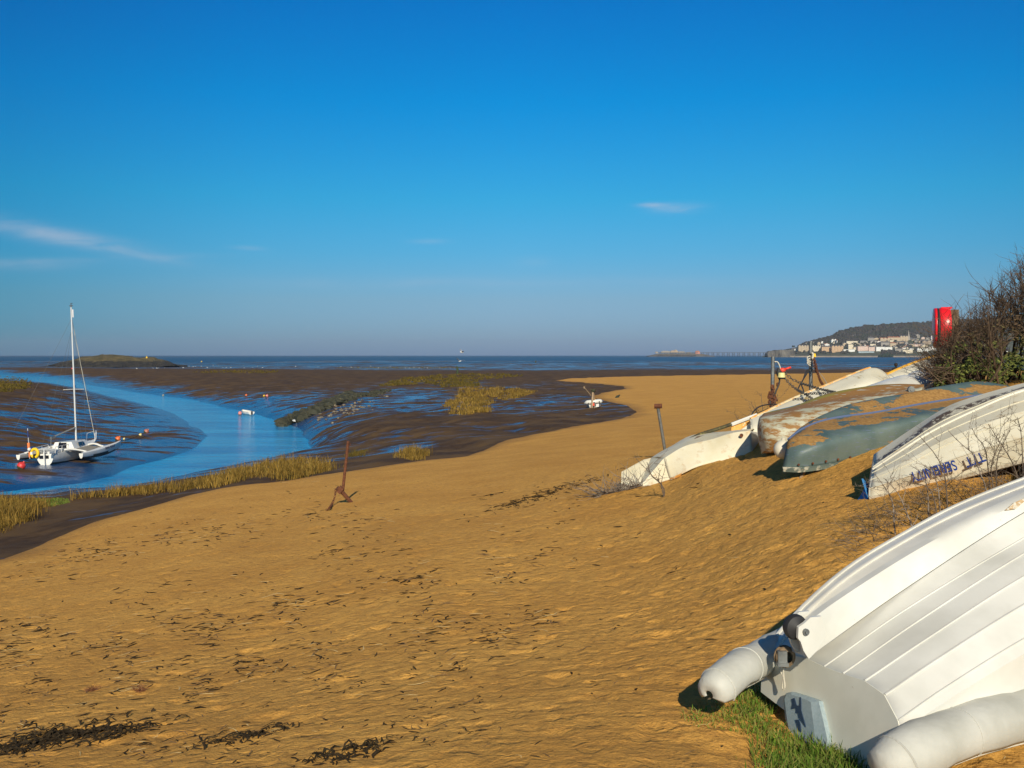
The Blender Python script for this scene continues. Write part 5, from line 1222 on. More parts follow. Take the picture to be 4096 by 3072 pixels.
# mooring buoys
weed = mottled('weedy_underside', (.03, .035, .02), (.07, .07, .03), 6, .9, bump=.3)
def buoy(px, py, rpx, col, label, Y=None, cat='buoy', name='mooring_buoy', tilt=.5, weedy=True, rope=False, group='mooring buoys'):
    g = gpt(px, py+rpx*.8); g = (g[0], g[1], max(g[2], 0)); R = rpx*g[1]/F
    o = thing(name, label, cat, g, (0, tilt, .6), group)
    def half(z0, z1, mb):
        rows = []
        for ph in np.linspace(z0, z1, 7): rows.append([(math.sin(ph)*math.cos(t)*R, math.sin(ph)*math.sin(t)*R, math.cos(ph)*R*1.04+R*.85) for t in np.linspace(0, 2*PI, 16, endpoint=False)])
        mb.grid(rows, closed=True, flip=True)
    m = material('buoy_'+col[0], lambda t, b: t.put(b.inputs['Base Color'], t.mix(t.ramp(t.noise(t.coord('Object'), 5, 4), (.4, 0), (.7, 1)), col[1], tuple(c*.6 for c in col[1]))), rough=.45)
    sp_ = PI*.62 if weedy else PI*.98
    mb = MB(); half(.001, sp_, mb); mb.build('shell', m, o, smooth=180)
    mb = MB(); half(sp_, PI-.001, mb); mb.build('weedy_base', weed, o, smooth=180)
    mb = MB(); mb.tube([(0, 0, R*1.85), (0, 0, R*2.1)], R*.22, 8); mb.build('eye', m, o)
    return o, g
red = ('red', (.70, .05, .05)); org = ('orange', (.78, .17, .05)); ylw = ('cream', (.78, .66, .30)); dull = ('dull_red', (.42, .16, .12)); pk = ('pink', (.75, .25, .22)); blu = ('blue', (.03, .10, .30)); gry = ('grey', (.25, .25, .22))
_, ga = buoy(19.3, 463.5+.9, 4.1, red, 'large red buoy with dark weedy base on the mud left of the trimaran', tilt=.55)
buoy(116.3, 439.2, 2.7, org, 'orange-red round buoy right of the trimaran, nearest of the far three', tilt=.7)
_, gb = buoy(123.6, 439.3, 1.1, ylw, 'tiny cream float just right of the orange-red buoy', weedy=False)
_, gc = buoy(139.6, 436.0, 1.5, ylw, 'small cream float between the orange-red buoy and the dull red buoy')
buoy(144.7, 429.5, 2.6, dull, 'dull brownish red buoy farthest right on the left mud bank', tilt=.8)
buoy(162.7, 395.5, 1.1, gry, 'little grey float at the far edge of the creek', weedy=False)
buoy(245.6, 395.4, 1.2, org, 'small orange buoy, left one on the far mud bank above the white dinghy')
buoy(263.6, 396.2, 1.0, ('yellow', (.8, .5, .03)), 'small yellow float touching the pink buoy on the far mud bank', weedy=False)
buoy(266.2, 396.2, 1.5, pk, 'pink buoy beside the yellow float on the far mud bank')
buoy(73.7, 386.3, 1.4, blu, 'dark blue buoy on the left bank of the creek behind the yacht mast', weedy=False)
buoy(72.0, 368.7, 1.3, red, 'distant red buoy on the flats below the rocky islet')
buoy(201.3, 361.6, .7, ('yellow', (.8, .5, .03)), 'tiny yellow buoy at the edge of the distant sea', weedy=False)
o = thing('mooring_rope', 'dark mooring rope trailing across the mud between the buoys', 'rope', tuple(gc)); mb = MB()
pts = [gpt(a, b) for a, b in [(108, 441), (112, 440.5), (120, 441.3), (126, 440.6), (131, 439.2), (138, 437)]]; mb.tube(catmull([(x, y, max(z, 0)+.02) for x, y, z in pts[2:]], 20), .024, 5); mb.build('rope', weed, o, world=True)

# white open dinghy afloat in the creek
gx = gpt(247, 415.3); Yd = gx[1]
o = thing('moored_dinghy', 'small white open dinghy afloat at the far side of the creek', 'dinghy', (gx[0], Yd, -.05), (0, 0, 2.25))
k = .82
o.scale = (k, k, k)
rows = hullform(3.3, .72, .55, .22, -1.6, .10, .72)
mb = MB(); mb.grid(rows); mb.f.append(tuple(range(len(rows[0])))); mb.m.append(0); mb.build('hull', hullw, o, smooth=50, solid=.04)
mb = MB(); mb.tube([Vector(r[0]) for r in rows]+[Vector(r[-1]) for r in rows[::-1]], .035, 5); mb.build('gunwale', material('grey_rub_rail', color=(.35, .37, .38), rough=.6), o)
for x in (-.9, .1, .9):
    mb = MB(); mb.box((x, 0, .42), (.24, 1.15, .05)); mb.build('seat', hullw, o)
mb = MB(); mb.box((-1.72, 0, .42), (.14, .2, .5)); mb.build('outboard_bracket', MATS['smoked_window'], o)
o2 = thing('small_buoy', 'pinkish red buoy floating against the bow of the white open dinghy', 'buoy', tuple(at(240.0, 413.3, Yd-1)), group='mooring buoys'); mb = MB(); mb.ball((0, 0, 0), .24, 12, 8, (1, 1, 1.1)); mb.build('shell', MATS['buoy_pink'], o2, smooth=180)
mb = MB(); mb.ball((0, 0, -.14), .21, 10, 6); mb.build('weedy_base', weed, o2, smooth=180)

# dinghy hung on a timber frame on the mud
q0 = 570; qx = lambda v: 570+.02712*v; qy = lambda v: 380+.02712*v   # survey window
g = gpt(qx(800), qy(1065)); Ym = g[1]; Q = lambda a, b, d=0: at(qx(a), qy(b), Ym+d)
o = thing('dinghy', 'small white dinghy with an inflatable-looking bow roll resting on the mud behind a thin post', 'dinghy', Q(880, 1020))
mb = MB(); rr_ = .11*Ym/80*1.0
pts = [Q(515, 885, .3), Q(600, 835, .1), Q(830, 805, 0), Q(1080, 785, .1), Q(1190, 790, .4)]
mb.tube(catmull(pts, 20), [.02+.155*min(1, i/4, (19-i)/3.0+.1)*Ym/80 for i in range(20)], 8); mb.build('bow_roll', gel_white, o, smooth=60, world=True)
mb = MB(); f = [Q(690, 895, .05), Q(1070, 845, .05), Q(1065, 985, .1), Q(740, 1040, .1)]; bk = [Q(590, 900, 2.2), Q(1165, 870, 2.2), Q(1130, 975, 2.4), Q(650, 1030, 2.4)]
mb.add(f+bk, [(0, 1, 2, 3), (4, 5, 1, 0), (1, 5, 6, 2), (3, 2, 6, 7), (4, 0, 3, 7), (5, 4, 7, 6)]); mb.build('hull', hullw, o, world=True)
mb = MB(); mb.prism([Q(900, 865, -.02), Q(940, 862, -.02), Q(960, 955, -.02), Q(850, 968, -.02)], (0, -.04, 0)); mb.build('dark_panel', rubber, o, world=True)
for a, b in ((675, 860), (893, 822), (1085, 800)):
    mb = MB(); mb.ball(Q(a, b, -.2), .05, 6, 4); mb.build('fitting', rubber, o, world=True)
mb = MB(); mb.tube([Q(905, 690, .5), Q(965, 745, .1)], .05, 5); mb.build('tiller', material('orange_tiller', color=(.75, .38, .04), rough=.6), o, world=True)
o2 = thing('fuel_can', 'small bright red can hanging against the dinghy on the mud', 'can', Q(862, 905, -.25)); mb = MB(); mb.box((0, 0, 0), (.15, .1, .2)); mb.tube([(-.03, 0, .1), (.0, 0, .15), (.03, 0, .1)], .015, 5); mb.build('body', MATS['red_plastic'], o2)
oldp = MATS['weathered_wood']
o2 = thing('mooring_post', 'thin pale wooden post standing directly in front of the dinghy on the mud', 'post', Q(805, 1065, -.3)); mb = MB(); mb.tube([Q(803, 1090, -.3), Q(842, 410, -.3)], .075, 7); mb.build('post', mottled('pale_wood', (.38, .27, .17), (.46, .33, .2), 6, .8, bump=0), o2, world=True)
mb = MB(); mb.ball(Q(860, 395, -.3), .16, 7, 5, (1.3, .8, .9), jit=.3, rnd=rnd); mb.build('weed_clump', weed, o2, world=True)
o2 = thing('mooring_post', 'darker wooden post close behind the thin pale one at the mud dinghy', 'post', Q(895, 1045, .2)); mb = MB(); mb.tube([Q(897, 1060, -.15), Q(872, 410, .0)], .06, 7); mb.build('post', oldwood, o2, world=True)
o2 = thing('leaning_pole', 'thin dark pole slanting up left from the posts at the mud dinghy', 'pole', Q(815, 610, 0)); mb = MB(); mb.tube([Q(835, 640, 0), Q(525, 275, .5)], [.05, .035], 5); mb.ball(Q(522, 275, .5), .1, 6, 4, jit=.3, rnd=rnd); mb.build('pole', oldwood, o2, world=True)
g = gpt(616.8, 397.8); o2 = thing('driftwood', 'dark log lying on the mud right of the small dinghy', 'log', g); Yq = g[1]; mb = MB(); mb.tube([at(qx(1700), qy(690), Yq-.3), at(qx(1750), qy(620), Yq+.3), at(qx(1835), qy(555), Yq+1)], [.17, .17, .06], 7); mb.build('log', weed, o2, world=True)

# weedy stump in the marsh
g = gpt(457.5, 374.2); o2 = thing('marsh_stake', 'broad dark weedy stake standing at the back of the saltmarsh patch', 'stake', g); s = g[1]/F
mb = MB(); mb.tube([(0, 0, -.5), (0, 0, 5*s), (.3*s, 0, 8.0*s)], [1.1*s, 1.0*s, .5*s], 8); mb.tube([(-.8*s, 0, 3*s), (-.8*s, 0, 8.6*s)], .3*s, 6); mb.build('timber', material('green_weed', color=(.04, .06, .025), rough=.9), o2)
for px, py, lb in [(259.5, 366.5, 'tiny dark stake on the flats'), (535.6, 362.6, 'short dark stake on the distant flats right of the marsh')][1:]:
    g = gpt(px, py); o2 = thing('marsh_stake', lb, 'stake', g); mb = MB(); mb.tube([(0, 0, -.3), (.3, 0, 2.2*g[1]/F)], .6*g[1]/F, 6); mb.build('timber', weed, o2)

# line of dark weedy rubble running up the mud bank
R3 = random.Random(21); mb = MB(); mb2 = MB()
path = [(283, 426), (292, 421.5), (305, 417), (318, 411), (329, 405.5), (340, 400.5), (352, 397.5), (368, 394.5), (390, 390.5)]
for i in range(420):
    u = R3.random()**.8*(len(path)-1); k = min(int(u), len(path)-2); f_ = u-k
    px = path[k][0]*(1-f_)+path[k+1][0]*f_+R3.gauss(0, 1.6); py = path[k][1]*(1-f_)+path[k+1][1]*f_+R3.gauss(.2, .9)
    x, y, z = gpt(px, py); s = R3.uniform(.18, .55)*(1.25 if k < 6 else .6); mb.ball((x, y, max(z, -.05)+s*.35), s, 7, 5, (1.2, 1, .8), jit=.35, rnd=R3)
tag(mb.build('weedy_rubble', mottled('weedy_rock', (.018, .022, .012), (.05, .048, .028), .8, .8, c3=(.09, .08, .035), s3=2.5, t3=.60, bump=.4, bd=.1)), 'ridge of dark weed-covered rubble running up the mud bank from the creek', 'rubble', kind='stuff')
for i in range(95):
    px = R3.gauss(348, 20); py = 408-(px-352)*.22+R3.gauss(0, 4); x, y, z = gpt(px, py); s = R3.uniform(.04, .16); mb2.ball((x, y, z+s*.4), s, 6, 4, (1.3, 1, .7), jit=.3, rnd=R3)
tag(mb2.build('scattered_stones', mottled('pale_stone', (.06, .05, .035), (.26, .22, .16), 3, .8, bump=0)), 'pale and brown stones scattered on the mud below the rubble ridge', 'stones', kind='stuff')
# ================================================================ grass, thorn and brush
def ground_map(x0, x1, y0, y1, nx=14, ny=9):
    """quick lookup from bearing/row to ground distance over a small window"""
    xs = np.linspace(x0, x1, nx); ys = np.linspace(y0, y1, ny); G_ = np.array([[gpt(a, b)[1] for a in xs] for b in ys])
    def look(px, py):
        fx = np.clip((px-x0)/(x1-x0)*(nx-1), 0, nx-1.001); fy = np.clip((py-y0)/(y1-y0)*(ny-1), 0, ny-1.001)
        i, j = fx.astype(int), fy.astype(int); u, v = fx-i, fy-j
        Y = (G_[j, i]*(1-u)+G_[j, i+1]*u)*(1-v)+(G_[j+1, i]*(1-u)+G_[j+1, i+1]*u)*v
        X = (px-512)/F*Y; return X, Y, gza(X, Y)
    return look
def inpoly(px, py, poly):
    ins = np.zeros(px.shape, bool); n = len(poly)
    for i in range(n):
        (x0, y0), (x1, y1) = poly[i], poly[(i+1) % n]
        if y0 != y1: ins ^= ((y0 > py) != (y1 > py)) & (px < (x1-x0)*(py-y0)/(y1-y0)+x0)
    return ins
def grass_mat(name, *cols):
    def fn(t, b):
        i = t.new('ShaderNodeNewGeometry').outputs['Random Per Island']; k = len(cols)
        c = t.ramp(i, *[(q/(k-1), cc) for q, cc in enumerate(cols)])
        c = t.mix(t.ramp(t.noise(t.pos(), .6, 4), (.38, 0), (.62, 1)), c, t.mix(.5, c, (cols[0])))
        t.put(b.inputs['Base Color'], c); b.inputs['Roughness'].default_value = .8; b.inputs['Specular IOR Level'].default_value = .2
    return material(name, fn)
gold = grass_mat('winter_marsh_grass', (.07, .045, .010), (.18, .105, .016), (.30, .18, .028), (.40, .26, .06), (.09, .075, .012))
olive = grass_mat('olive_marsh_grass', (.045, .038, .008), (.11, .085, .014), (.22, .14, .02), (.07, .07, .012))
greeng = grass_mat('green_grass', (.05, .12, .010), (.11, .20, .018), (.17, .25, .03), (.32, .26, .08), (.07, .13, .015))
def blades(name, label, poly, n, h, w, mat, seed=1, lean=.5, tuft=None, bend=1.0, margin=0):
    rg = np.random.default_rng(seed); P = np.array(poly, float); x0, y0 = P.min(0); x1, y1 = P.max(0)
    look = ground_map(x0-1, x1+1, y0-.5, y1+.5)
    px = rg.uniform(x0, x1, n*3); py = rg.uniform(y0, y1, n*3); k = inpoly(px, py, poly); px, py = px[k][:n], py[k][:n]
    X, Y, Z = look(px, py); m = len(X)
    if tuft: # gather blades into tussocks
        c = rg.choice(m, max(3, m//tuft)); j = rg.choice(c, m); sp = h*.35; X = X[j]+rg.normal(0, sp, m); Y = Y[j]+rg.normal(0, sp, m); Z = gza(X, Y)
    hh = h*(.35+.85*rg.random(m)**1.4)*(.75+.45*vn(X*.9+seed, Y*.9, 3)); a = rg.uniform(0, 2*PI, m); ln = np.abs(rg.normal(0, lean, m))
    dx, dy = np.cos(a)*ln, np.sin(a)*ln; b = rg.uniform(0, 2*PI, m); wx, wy = np.cos(b)*w/2, np.sin(b)*w/2
    pts = []
    for s, t_, ww in ((0, -.06, 1.0), (.35, .55, .8), (1.0*bend, .95, .1)):
        for sg in (-1, 1): pts.append(np.stack([X+dx*hh*s+sg*wx*ww, Y+dy*hh*s+sg*wy*ww, Z+hh*t_*(1-.25*ln*(s > .5))], 1))
    V = np.stack(pts, 1).reshape(-1, 3); base = np.arange(m)*6
    Fq = np.concatenate([np.stack([base, base+1, base+3, base+2], 1), np.stack([base+2, base+3, base+5, base+4], 1)])
    me = bpy.data.meshes.new(name); me.vertices.add(len(V)); me.vertices.foreach_set('co', V.astype('f').ravel()); me.loops.add(Fq.size); me.loops.foreach_set('vertex_index', Fq.astype('i').ravel())
    me.polygons.add(len(Fq)); me.polygons.foreach_set('loop_start', np.arange(0, Fq.size, 4, dtype='i')); me.update(calc_edges=True); me.materials.append(mat)
    o = bpy.data.objects.new(name, me); COL.objects.link(o); return tag(o, label, None, None, 'stuff')
blades('marsh_grass', 'clump of golden grass on the bank at the left edge of the picture', [(-12,505),(0,500),(12,500),(30,501),(41,507),(34,516),(22,521),(0,531),(-12,534)], 6000, .68, .020, gold, 1, .6, 44)
blades('short_turf', 'strip of bright green turf beside the golden clump at the left edge', [(22,502),(40,499.5),(68,499.5),(70,502.5),(52,505),(30,507)], 2200, .13, .02, greeng, 2, .7)
blades('marsh_grass', 'long fringe of golden grass along the near bank of the creek', [(73,500),(100,497),(125,493),(162,488.5),(191,484),(215,479),(235,473),(262,464),(285,461),(303,460.5),(322,463),(329,468),(323,472),(300,477),(280,478.5),(262,478),(250,479),(232,483.5),(220,485),(191,488),(162,491.5),(125,495.5),(95,499)], 17000, .66, .022, gold, 3, .62, 44)
blades('marsh_grass', 'small golden tussock on the mud near the edge of the sand', [(399,452),(408,449),(420,450),(425,454),(420,459),(404,460),(397,456)], 1500, .55, .02, gold, 4, .55, 30)
blades('marsh_grass', 'thin brownish tussocks behind the rusty post', [(347,456),(353,452),(364,451),(368,454),(360,458),(350,459)], 500, .4, .018, olive, 5, .5, 20)
blades('marsh_grass', 'broad grassy saltmarsh patch around the weedy stake', [(378,386),(392,381.5),(405,378.5),(425,376),(458,374),(500,374.2),(528,375.2),(510,377.5),(486,379.5),(478,381),(480,386),(455,388),(440,386.5),(425,383.5),(403,386)], 15000, .50, .09, olive, 6, .6, 24)
blades('marsh_grass', 'grassy saltmarsh hump in front of the larger patch, tapering down to the left', [(443,407),(452,400),(459,396),(460,389),(486,387.5),(510,388.5),(535,391),(532,394.5),(508,399),(492,398),(491,407),(486,414),(465,415.5),(450,412)], 12000, .50, .05, gold, 7, .55, 24)
blades('marsh_grass', 'golden marsh grass on the mud bank at the far left edge', [(-20,377),(0,376),(20,377),(32,381),(30,388),(10,392),(-20,392)], 9000, .5, .07, olive, 8, .5, 24)
blades('marsh_grass', 'thin line of golden grass on the crest of the far mud bank', [(192,372.2),(215,371),(245,370.2),(279,371),(275,373.5),(240,373),(205,373.2)], 4000, .38, .12, olive, 9, .6, 16)
blades('marsh_grass', 'low thread of grass far out on the flats left of the stake', [(330,367.6),(378,367.2),(430,366.8),(478,367.4),(430,368.3),(360,368.5)], 1600, .5, .3, olive, 10, .5)
blades('green_grass', 'green grass growing along the foot of the big dinghy transom', [(741,697),(755,690),(764,700),(775,722),(792,742),(775,748),(760,738),(742,716)], 1500, .14, .006, greeng, 11, .7, 22)
blades('green_grass', 'thicker green grass tuft at the bottom corner of the big dinghy', [(768,752),(795,738),(820,748),(850,760),(868,775),(850,790),(790,790),(772,768)], 2900, .19, .0065, greeng, 12, .7, 22)
blades('green_grass', 'sparse green grass spreading over the sand left of the big dinghy', [(683,716),(700,708),(735,698),(742,712),(752,735),(735,735),(705,726),(690,728)], 650, .09, .005, greeng, 13, .9, 14)

thorn_m = mottled('thorn_bark', (.075, .055, .04), (.16, .12, .085), 30, .9, bump=0)
pale_m = mottled('pale_bark', (.26, .22, .18), (.10, .07, .05), 18, .9, lo=.45, hi=.6, bump=0)
def twig(mb, p, d, L, r_, rg, depth=0, seg=4, spur=True, wob=.18):
    P = [Vector(p)]; d = Vector(d).normalized()
    for i in range(seg):
        d = (d+Vector((rg.gauss(0, wob), rg.gauss(0, wob), rg.gauss(.02, wob*.7)))).normalized(); P.append(P[-1]+d*(L/seg))
    n = 4 if r_ > .006 else 3
    mb.tube(P, [r_*(1-.75*i/seg) for i in range(seg+1)], n, caps=False)
    if spur:
        k = int(L/.05)
        for j in range(k):
            u = rg.random()*seg*.98; i = int(u); q = P[i]+(P[i+1]-P[i])*(u-i); s = (P[i+1]-P[i]).normalized(); v = s.orthogonal(); v.rotate(Matrix.Rotation(rg.uniform(0, 6.28), 3, s)); e = q+(v*.8+s*.5)*rg.uniform(.015, .035)
            mb.tube([q, e], [max(.0022, r_*.35), .0008], 3, caps=False)
    return P, d
def thornplant(mb, path, r_, rg, nb=6, Lb=.35, spur=True, sub=1):
    P = [Vector(p) for p in catmull(path, 12)]; mb.tube(P, [r_*(1-.72*i/11) for i in range(12)], 5, caps=False)
    for j in range(nb):
        u = rg.uniform(3, 10.8); i = int(u); q = P[i]+(P[min(i+1, 11)]-P[i])*(u-i); s = (P[min(i+1, 11)]-P[i]).normalized(); v = s.orthogonal(); v.rotate(Matrix.Rotation(rg.uniform(0, 6.28), 3, s)); L = Lb*rg.uniform(.35, 1.1)
        P2_, d2 = twig(mb, q, s*.9+v*.8, L, r_*.5*(1-.06*i), rg, 1, 4, spur)
        for q2 in range(sub):
            i2 = rg.randint(1, 3); v2 = d2.orthogonal(); v2.rotate(Matrix.Rotation(rg.uniform(0, 6.28), 3, d2)); twig(mb, P2_[i2], d2*.9+v2*.8, L*.5, r_*.28, rg, 2, 3, spur)
    if spur:
        for j in range(26):
            u = rg.uniform(2, 10.9); i = int(u); q = P[i]+(P[min(i+1, 11)]-P[i])*(u-i); s = (P[min(i+1, 11)]-P[i]).normalized(); v = s.orthogonal(); v.rotate(Matrix.Rotation(rg.uniform(0, 6.28), 3, s)); mb.tube([q, q+(v*.8+s*.5)*rg.uniform(.015, .04)], [.0028, .0008], 3, caps=False)
SX = lambda v: 850+.09043*v
SY = lambda v: 400+.09043*v
saps = [
 ([(490,1390),(470,1130),(380,960),(260,800)], 9.6, 'leftmost thorny sapling in front of the lettered dinghy'),
 ([(690,1420),(600,1180),(530,1030),(370,860)], 9.3, 'thorny sapling with a pale stem, second from the left before the lettered dinghy'),
 ([(870,1300),(855,980),(800,820),(700,740)], 9.5, 'thorny sapling just below the last letter of the dinghy name'),
 ([(960,1270),(930,1100),(860,960),(570,895)], 9.4, 'low thorny sapling arching left across the foot of the lettered dinghy'),
 ([(1080,1200),(1040,800),(940,600),(770,400)], 9.5, 'tall thorny sapling crossing the middle of the upside-down name'),
 ([(990,1150),(965,930),(870,760),(820,720)], 9.9, 'shorter thorny sapling just left of the tall one crossing the name'),
 ([(1510,1000),(1420,760),(1350,580),(1220,480),(1080,330)], 9.4, 'tall thorny sapling leaning left over the short word right of the name'),
 ([(1550,990),(1520,700),(1490,520),(1410,430),(1350,310)], 9.6, 'tall thorny sapling rising straight beside the short word'),
 ([(1585,980),(1560,760),(1600,600),(1700,380)], 9.9, 'thin thorny sapling curving right, behind the straight one'),
 ([(1620,960),(1630,640),(1700,470),(1780,310)], 9.3, 'thorny sapling leaning right at the right end of the name'),
 ([(1850,860),(1800,700),(1720,560),(1640,440),(1530,265)], 9.2, 'thorny sapling leaning left, next to last before the right edge'),
 ([(1915,850),(1905,560),(1890,340),(1850,190)], 9.0, 'thorny sapling at the right edge in front of the lettered dinghy'),
]
rg = random.Random(5)
for pts, Y, lb in saps:
    pa = [at(SX(a), SY(b), Y+.05*i) for i, (a, b) in enumerate(pts)]; x, y, z = pa[0]; z0 = gz(x, y); pa = [(x+.02, y, min(z0, z)-.05)]+pa
    o = thing('thorn_sapling', lb, 'sapling', (x, y, z0), group='bare thorn saplings before the lettered dinghy')
    mb = MB(); L = (Vector(pa[-1])-Vector(pa[0])).length; thornplant(mb, pa, .0095, rg, 8, L*.45, True, 1); mb.build('stems', pale_m if rg.random() < .35 else thorn_m, o, world=True)
# tangle of low dead brush under them
mb = MB(); look = ground_map(842, 1030, 470, 575)
n = 620; px = np.array([rg.uniform(845, 1026) for i in range(n)]); py = np.array([np.interp(a, [845, 870, 900, 960, 1026], [548, 532, 520, 500, 482])+rg.gauss(0, 11) for a in px])
X, Y, Z = look(px, py)
for i in range(n): twig(mb, (X[i], Y[i], Z[i]+.005), (rg.gauss(-.4, .7), rg.gauss(0, .5), rg.uniform(-.05, .55)), rg.uniform(.08, .38), rg.uniform(.0018, .0042), rg, 0, 4, False, .3)
tag(mb.build('dead_brushwood', thorn_m), 'low tangle of dead twigs on the sand under the thorn saplings', None, None, 'stuff')
blades('dry_grass', 'dry yellowish grass litter among the twigs beside the lettered dinghy', [(905,512),(960,492),(1026,470),(1026,482),(985,500),(940,520),(910,530)], 900, .10, .006, gold, 14, 1.4)
# by the wreck
WXP = lambda a, b, Y: at(600+.10172*a, 337.5+.10172*b, Y)
o = thing('thorn_sapling', 'small leafless sapling on its own in front of the half-buried wreck', 'sapling', WXP(625, 1605, 17.2))
mb = MB(); thornplant(mb, [WXP(622,1610,17.2), WXP(630,1500,17.2), WXP(590,1430,17.2), WXP(510,1360,17.15), WXP(462,1225,17.1)], .016, rg, 7, .5, True, 1); thornplant(mb, [WXP(632,1600,17.2), WXP(600,1450,17.15), WXP(575,1400,17.1), WXP(592,1300,17.1)], .013, rg, 4, .3, True, 1); mb.build('stems', thorn_m, o, world=True)
mb = MB()
for i in range(150):
    a = rg.uniform(-20, 440); b = 1500+rg.gauss(0, 38)-(200-a)*.1; Y_ = 19.0; x, y, z = WXP(a, b, Y_); z = gz(x, y); twig(mb, (x, y, z+.02), (rg.gauss(-.3, .8), rg.gauss(0, .5), rg.uniform(0, .5)), rg.uniform(.2, .75), rg.uniform(.004, .009), rg, 0, 4, False, .22)
tag(mb.build('brushwood', pale_m), 'heap of broken grey twigs on the sand left of the half-buried wreck', None, None, 'stuff')
o = thing('thorn_sapling', 'wispy thorny sapling growing by the foot of the left mooring post', 'sapling', at(764, 418, 20.8))
mb = MB()
for pts in ([(762,426),(763,413),(761.8,402),(761,393)], [(764,426),(760,416),(754,412),(748,410)], [(762,424),(768,412),(775,402),(778,394)], [(740,436),(741,427),(738,420),(735,414)], [(762,425),(758,414),(752,405),(751,401)]): thornplant(mb, [at(a, b, 20.6) for a, b in pts], .010, rg, 4, .45, True, 1)
mb.build('stems', thorn_m, o, world=True)

# the big thorn bush at the right edge
TOP = [(905, 360), (918, 350), (930, 350), (950, 345), (958, 322), (966, 312), (974, 306), (984, 298), (988, 288), (996, 292), (1006, 290), (1012, 284), (1016, 266), (1024, 260), (1045, 244), (1080, 230), (1130, 230), (1190, 250)]
BODY = [(925, 376), (945, 354), (958, 340), (975, 331), (990, 323), (1005, 314), (1020, 300), (1045, 270), (1080, 252), (1130, 250), (1190, 280)]
o = thing('thorn_bush', 'large dense thorny bush, dark brown and green, filling the right edge', 'bush', (10.2, 20.5, 6.75))
mb = MB(); rg = random.Random(77)
tx, ty = [p[0] for p in TOP], [p[1] for p in TOP]; bx_, by_ = [p[0] for p in BODY], [p[1] for p in BODY]
def proj_(q): return 512+F*q[0]/q[1], HY+(H-q[2])*F/q[1]
for i in range(130):
    bpx = rg.uniform(952, 1200) if rg.random() > .12 else rg.uniform(942, 962); Yb = rg.uniform(19.0, 23.0)
    b0 = Vector(at(bpx, 388, Yb)); b0.z = gz(b0.x, b0.y)-.1
    tpx = bpx+rg.gauss(-2, 12); trow = np.interp(tpx, tx, ty)+4+abs(rg.gauss(0, 18))
    t0_ = Vector(at(tpx, trow, Yb+rg.gauss(-.2, .5)))
    mid = (b0+t0_)/2+Vector((rg.gauss(0, .2), rg.gauss(0, .2), .12)); path = catmull([b0, mid, t0_], 9)
    mb.tube(path, [.026*(1-.8*k/8) for k in range(9)], 4, caps=False)
    for j in range(13):
        u = rg.uniform(1.5, 7.9); k = int(u); q = Vector(path[k])+(Vector(path[k+1])-Vector(path[k]))*(u-k); d = (Vector(path[k+1])-Vector(path[k])).normalized()
        P_, d2 = twig(mb, q, d+Vector((rg.gauss(-.2, .75), rg.gauss(-.1, .75), rg.gauss(.15, .5))), rg.uniform(.3, .8), .009, rg, 0, 4, False, .2)
        for m_ in range(4): twig(mb, P_[rg.randint(1, 4)], d2+Vector((rg.gauss(0, .8), rg.gauss(0, .8), rg.gauss(.25, .5))), rg.uniform(.12, .4), .0048, rg, 0, 3, False, .2)
# upright outer sprays along the outline
for i in range(170):
    px_ = rg.uniform(955, 1190); top = np.interp(px_, tx, ty)+rg.uniform(-2, 12); low = np.interp(px_, bx_, by_)+8; Y_ = rg.uniform(19.2, 21.8)
    a = Vector(at(px_+rg.uniform(0, 9), low+4, Y_)); b_ = Vector(at(px_, top, Y_)); mid = (a+b_)/2+Vector((rg.uniform(0, .12), 0, -.04)); P_ = [Vector(p) for p in catmull([a, mid, b_], 8)]; mb.tube(P_, [.011*(1-.78*k/7) for k in range(8)], 3, caps=False)
    for j in range(9):
        k = rg.randint(1, 6); d = (P_[k+1]-P_[k]).normalized(); twig(mb, P_[k], d+Vector((rg.gauss(0, .6), rg.gauss(0, .6), .1)), rg.uniform(.08, .3), .0045, rg, 0, 3, False, .15)
# sprays reaching left over the white hulls
for i in range(46):
    a = Vector(at(rg.uniform(940, 955), rg.uniform(358, 386), rg.uniform(19, 20.5))); tx_ = rg.uniform(908, 942); b_ = Vector(at(tx_, rg.uniform(344, 382), 19.2)); P_ = [Vector(p) for p in catmull([a, (a+b_)/2+Vector((0, 0, -.06)), b_], 8)]; mb.tube(P_, [.011*(1-.78*k/7) for k in range(8)], 3, caps=False)
    for j in range(9):
        k = rg.randint(1, 6); d = (P_[k+1]-P_[k]).normalized(); twig(mb, P_[k], d+Vector((rg.gauss(0, .7), rg.gauss(0, .7), rg.gauss(.15, .5))), rg.uniform(.12, .42), .005, rg, 0, 3, False, .18)
mb.build('branches', mottled('bush_bark', (.055, .035, .022), (.13, .085, .05), 12, .9, bump=0), o, world=True)
mb = MB(); n = 48000; rgn = np.random.default_rng(4)
px = rgn.uniform(934, 1205, n); up = np.interp(px, bx_, by_); row = up+(398-up)*rgn.random(n)**.75; Yv = rgn.uniform(19.1, 22.6, n)
clump = vn(px*.10, row*.13, 5)+.5*vn(px*.3, row*.35, 9); keep = clump > -.28+.0*px; px, row, Yv = px[keep], row[keep], Yv[keep]
fine_ = []
for a, b_, y in zip(px, row, Yv):
    c_ = Vector(at(a, b_, y)); s = rgn.uniform(.014, .038); d = Vector(rgn.normal(size=3)).normalized(); e = d.orthogonal().normalized()
    mb.v += [tuple(c_+d*s*1.4), tuple(c_+e*s*.55), tuple(c_-d*s*1.2), tuple(c_-e*s*.55)]; k = len(mb.v)-4; mb.f.append((k, k+1, k+2, k+3)); mb.m.append(0)
